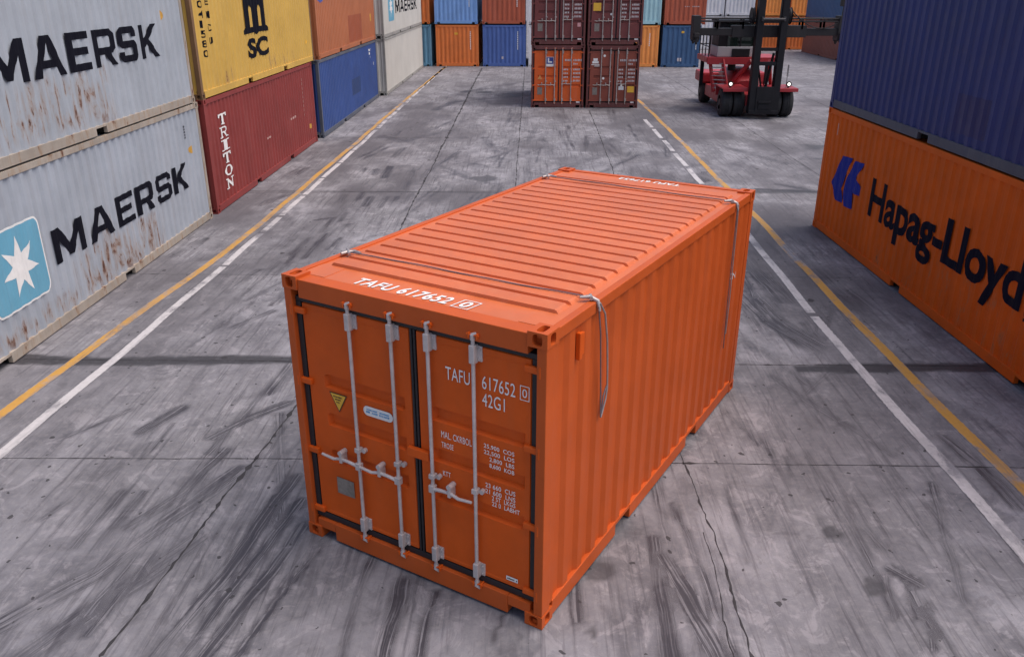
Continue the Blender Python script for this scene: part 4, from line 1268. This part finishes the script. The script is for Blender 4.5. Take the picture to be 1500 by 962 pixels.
# ladder down the near left corner
bm = bmesh.new()
t0, t1, b0, b1 = L_(7.12, 34.8, 2.05), L_(7.58, 34.6, 2.05), L_(7.30, 34.45, .82), L_(7.82, 34.25, .82)
bar(bm, t0, b0, .07, .14); bar(bm, t1, b1, .07, .14)
lad = obj('ladder', bm, RED, CR)
for q_ in range(1, 8):
    f = q_ / 8
    bm = bmesh.new()
    bar(bm, Vector(t0).lerp(Vector(b0), f), Vector(t1).lerp(Vector(b1), f), .12, .03)
    obj('step', bm, STEEL, lad)
bm = bmesh.new()
for x, y in ((7.02, 34.65), (7.02, 35.3), (7.02, 35.95), (7.02, 36.55), (7.45, 36.55)):
    tube(bm, [L_(x, y, 2.12), L_(x, y, 2.95)], .022, 8)
for z in (2.52, 2.93):
    tube(bm, [L_(7.02, 34.65, z), L_(7.02, 36.55, z), L_(7.45, 36.55, z)], .018, 8)
obj('railing', bm, BLK, CR)
# cab
bm = bmesh.new()
wbox(bm, 7.38, 8.85, 34.75, 36.2, 2.125, 2.52, .03)
wbox(bm, 7.40, 8.83, 36.1, 36.2, 2.515, 3.42, .01)
cab = obj('cab', bm, CABG, CR)
bm = bmesh.new()
wbox(bm, 7.72, 8.80, 34.80, 34.82, 2.54, 3.36)
wbox(bm, 8.80, 8.82, 34.82, 36.1, 2.54, 3.36)
obj('window', bm, GLASS, cab)
bm = bmesh.new()
for x in (7.73, 8.26, 8.80): wbox(bm, x - .03, x + .03, 34.77, 34.83, 2.51, 3.42, .006)
wbox(bm, 7.34, 8.9, 34.65, 36.25, 3.42, 3.52, .03)
wbox(bm, 7.40, 7.70, 34.78, 36.09, 2.525, 3.418, .02)
obj('window_frame', bm, BLK, cab)
bm = bmesh.new()
wbox(bm, 7.95, 8.65, 34.70, 34.745, 2.14, 2.44, .01)
obj('front_grille', bm, BLK, cab)
bm = bmesh.new()
wbox(bm, 8.0, 8.5, 35.3, 35.42, 2.6, 3.2, .05); wbox(bm, 8.0, 8.5, 35.0, 35.4, 2.53, 2.66, .05)
obj('seat', bm, BLK, cab)
# mast: two pairs of channels, cross members, foot plate, chains
MX = 8.89
bm = bmesh.new()
for e in (-1, 1):
    xo = MX + e * .44
    wbox(bm, xo - .12, xo + .12, 32.70, 32.76, .22, 7.0, .01)
    wbox(bm, xo - .12, xo - .07, 32.755, 33.05, .22, 7.0)
    wbox(bm, xo + .07, xo + .12, 32.755, 33.05, .22, 7.0)
obj('mast_rail', bm, BLK, CR)
bm = bmesh.new()
for e in (-1, 1):
    xo = MX + e * .345
    wbox(bm, xo - .05, xo + .05, 32.78, 33.0, .30, 7.6, .01)
obj('inner_mast', bm, BLK, CR)
for z, h_ in ((1.98, .14), (2.50, .12), (3.48, .12), (4.45, .14), (5.6, .14)):
    bm = bmesh.new()
    wbox(bm, MX - .325, MX + .325, 32.73, 32.79, z, z + h_, .01)
    obj('cross_member', bm, BLK, CR)
bm = bmesh.new()
wbox(bm, MX - .325, MX + .325, 32.67, 32.73, .28, 1.22, .015)
wbox(bm, MX - .24, MX + .24, 32.60, 32.67, .62, .70, .01)
wbox(bm, MX - .55, MX + .55, 32.68, 32.9, .20, .34, .02)
wbox(bm, MX - .22, MX + .22, 32.645, 32.668, .40, .58, .01)
obj('foot_plate', bm, BLK, CR)
bm = bmesh.new()
bar(bm, L_(MX - .05, 33.2, 1.15), L_(MX - .30, 33.0, 1.98), .05, .05)
bar(bm, L_(MX + .14, 33.3, 1.05), L_(MX + .27, 33.1, 2.4), .07, .07)
bar(bm, L_(MX - .22, 33.1, 1.05), L_(MX - .28, 33.05, 1.98), .06, .06)
obj('hydraulic_strut', bm, BLK, CR)
bm = bmesh.new()
tube(bm, [L_(MX - .40, 32.62, 3.62), L_(MX + .40, 32.62, 3.62)], .045, 12)
for e in (-1, 1): wbox(bm, MX + e * .40 - .04, MX + e * .40 + .04, 32.6, 32.72, 3.55, 3.70, .01)
obj('light_bar', bm, RIM, CR)
for e in (-1, 1):
    bm = bmesh.new()
    lathe_x(bm, [(-.05, .26), (-.05, .30), (-.02, .27), (.02, .27), (.05, .30), (.05, .26)], L_(MX + e * .68, 33.1, 3.72), 28)
    obj('sheave', bm, BLK, CR, 40)
# spreader
BLK = paint('worn_spreader_paint', (.030, .026, .027), .55, .2, .3, .5, seed=54, dust=(.10, .08, .08), spec=.25)

bm = bmesh.new()
wbox(bm, 6.20, 11.60, 33.14, 33.46, 3.02, 3.28, .02)
wbox(bm, 7.52, 10.28, 33.10, 33.50, 2.96, 3.38, .02)
for e in (-1, 1):
    x = 8.88 + e * 2.70
    wbox(bm, x - .14, x + .14, 33.05, 33.6, 2.86, 3.72, .02)
    wbox(bm, x - .10, x + .10, 32.9, 33.7, 2.96, 3.12, .02)
spr = obj('spreader', bm, BLK, CR)
for z in (3.62, 3.52):
    for y in (33.12, 33.5):
        bm = bmesh.new()
        tube(bm, [L_(6.25, y, z), L_(11.5, y, z)], .026, 8)
        for x in (6.95, 7.9, 10.1, 10.9):
            wbox(bm, x - .03, x + .03, y - .03, y + .03, 3.26, z)
        obj('guide_pipe', bm, BLK, spr)
for e in (-1, 1):
    x = 8.88 + e * 2.70
    for y in (33.0, 33.62):
        bm = bmesh.new()
        tube(bm, [L_(x, y, 2.97), L_(x, y, 2.76), L_(x, y, 2.70)], [.06, .055, .03], 10)
        wbox(bm, x - .09, x + .09, y - .05, y + .05, 2.80, 2.87, .01)
        obj('twistlock', bm, BLK, spr)
bm = bmesh.new()
bar(bm, L_(11.58, 33.2, 3.2), L_(11.66, 33.2, 4.6), .12, .12)
bar(bm, L_(11.58, 33.2, 3.6), L_(10.6, 33.2, 3.50), .05, .05)
wbox(bm, 11.45, 11.75, 33.12, 33.32, 4.05, 4.35, .02)
obj('side_arm', bm, BLK, spr)
bm = bmesh.new()
hp = [L_(MX + .75, 33.05, 3.9)]
for q_ in range(1, 12):
    f = q_ / 11
    hp.append(L_(MX + .75 + 1.9 * f, 33.1, 3.9 - .5 * math.sin(PI * f * .9) - .2 * f))
tube(bm, hp, .02, 8)
obj('hydraulic_hose', bm, BLK, spr)
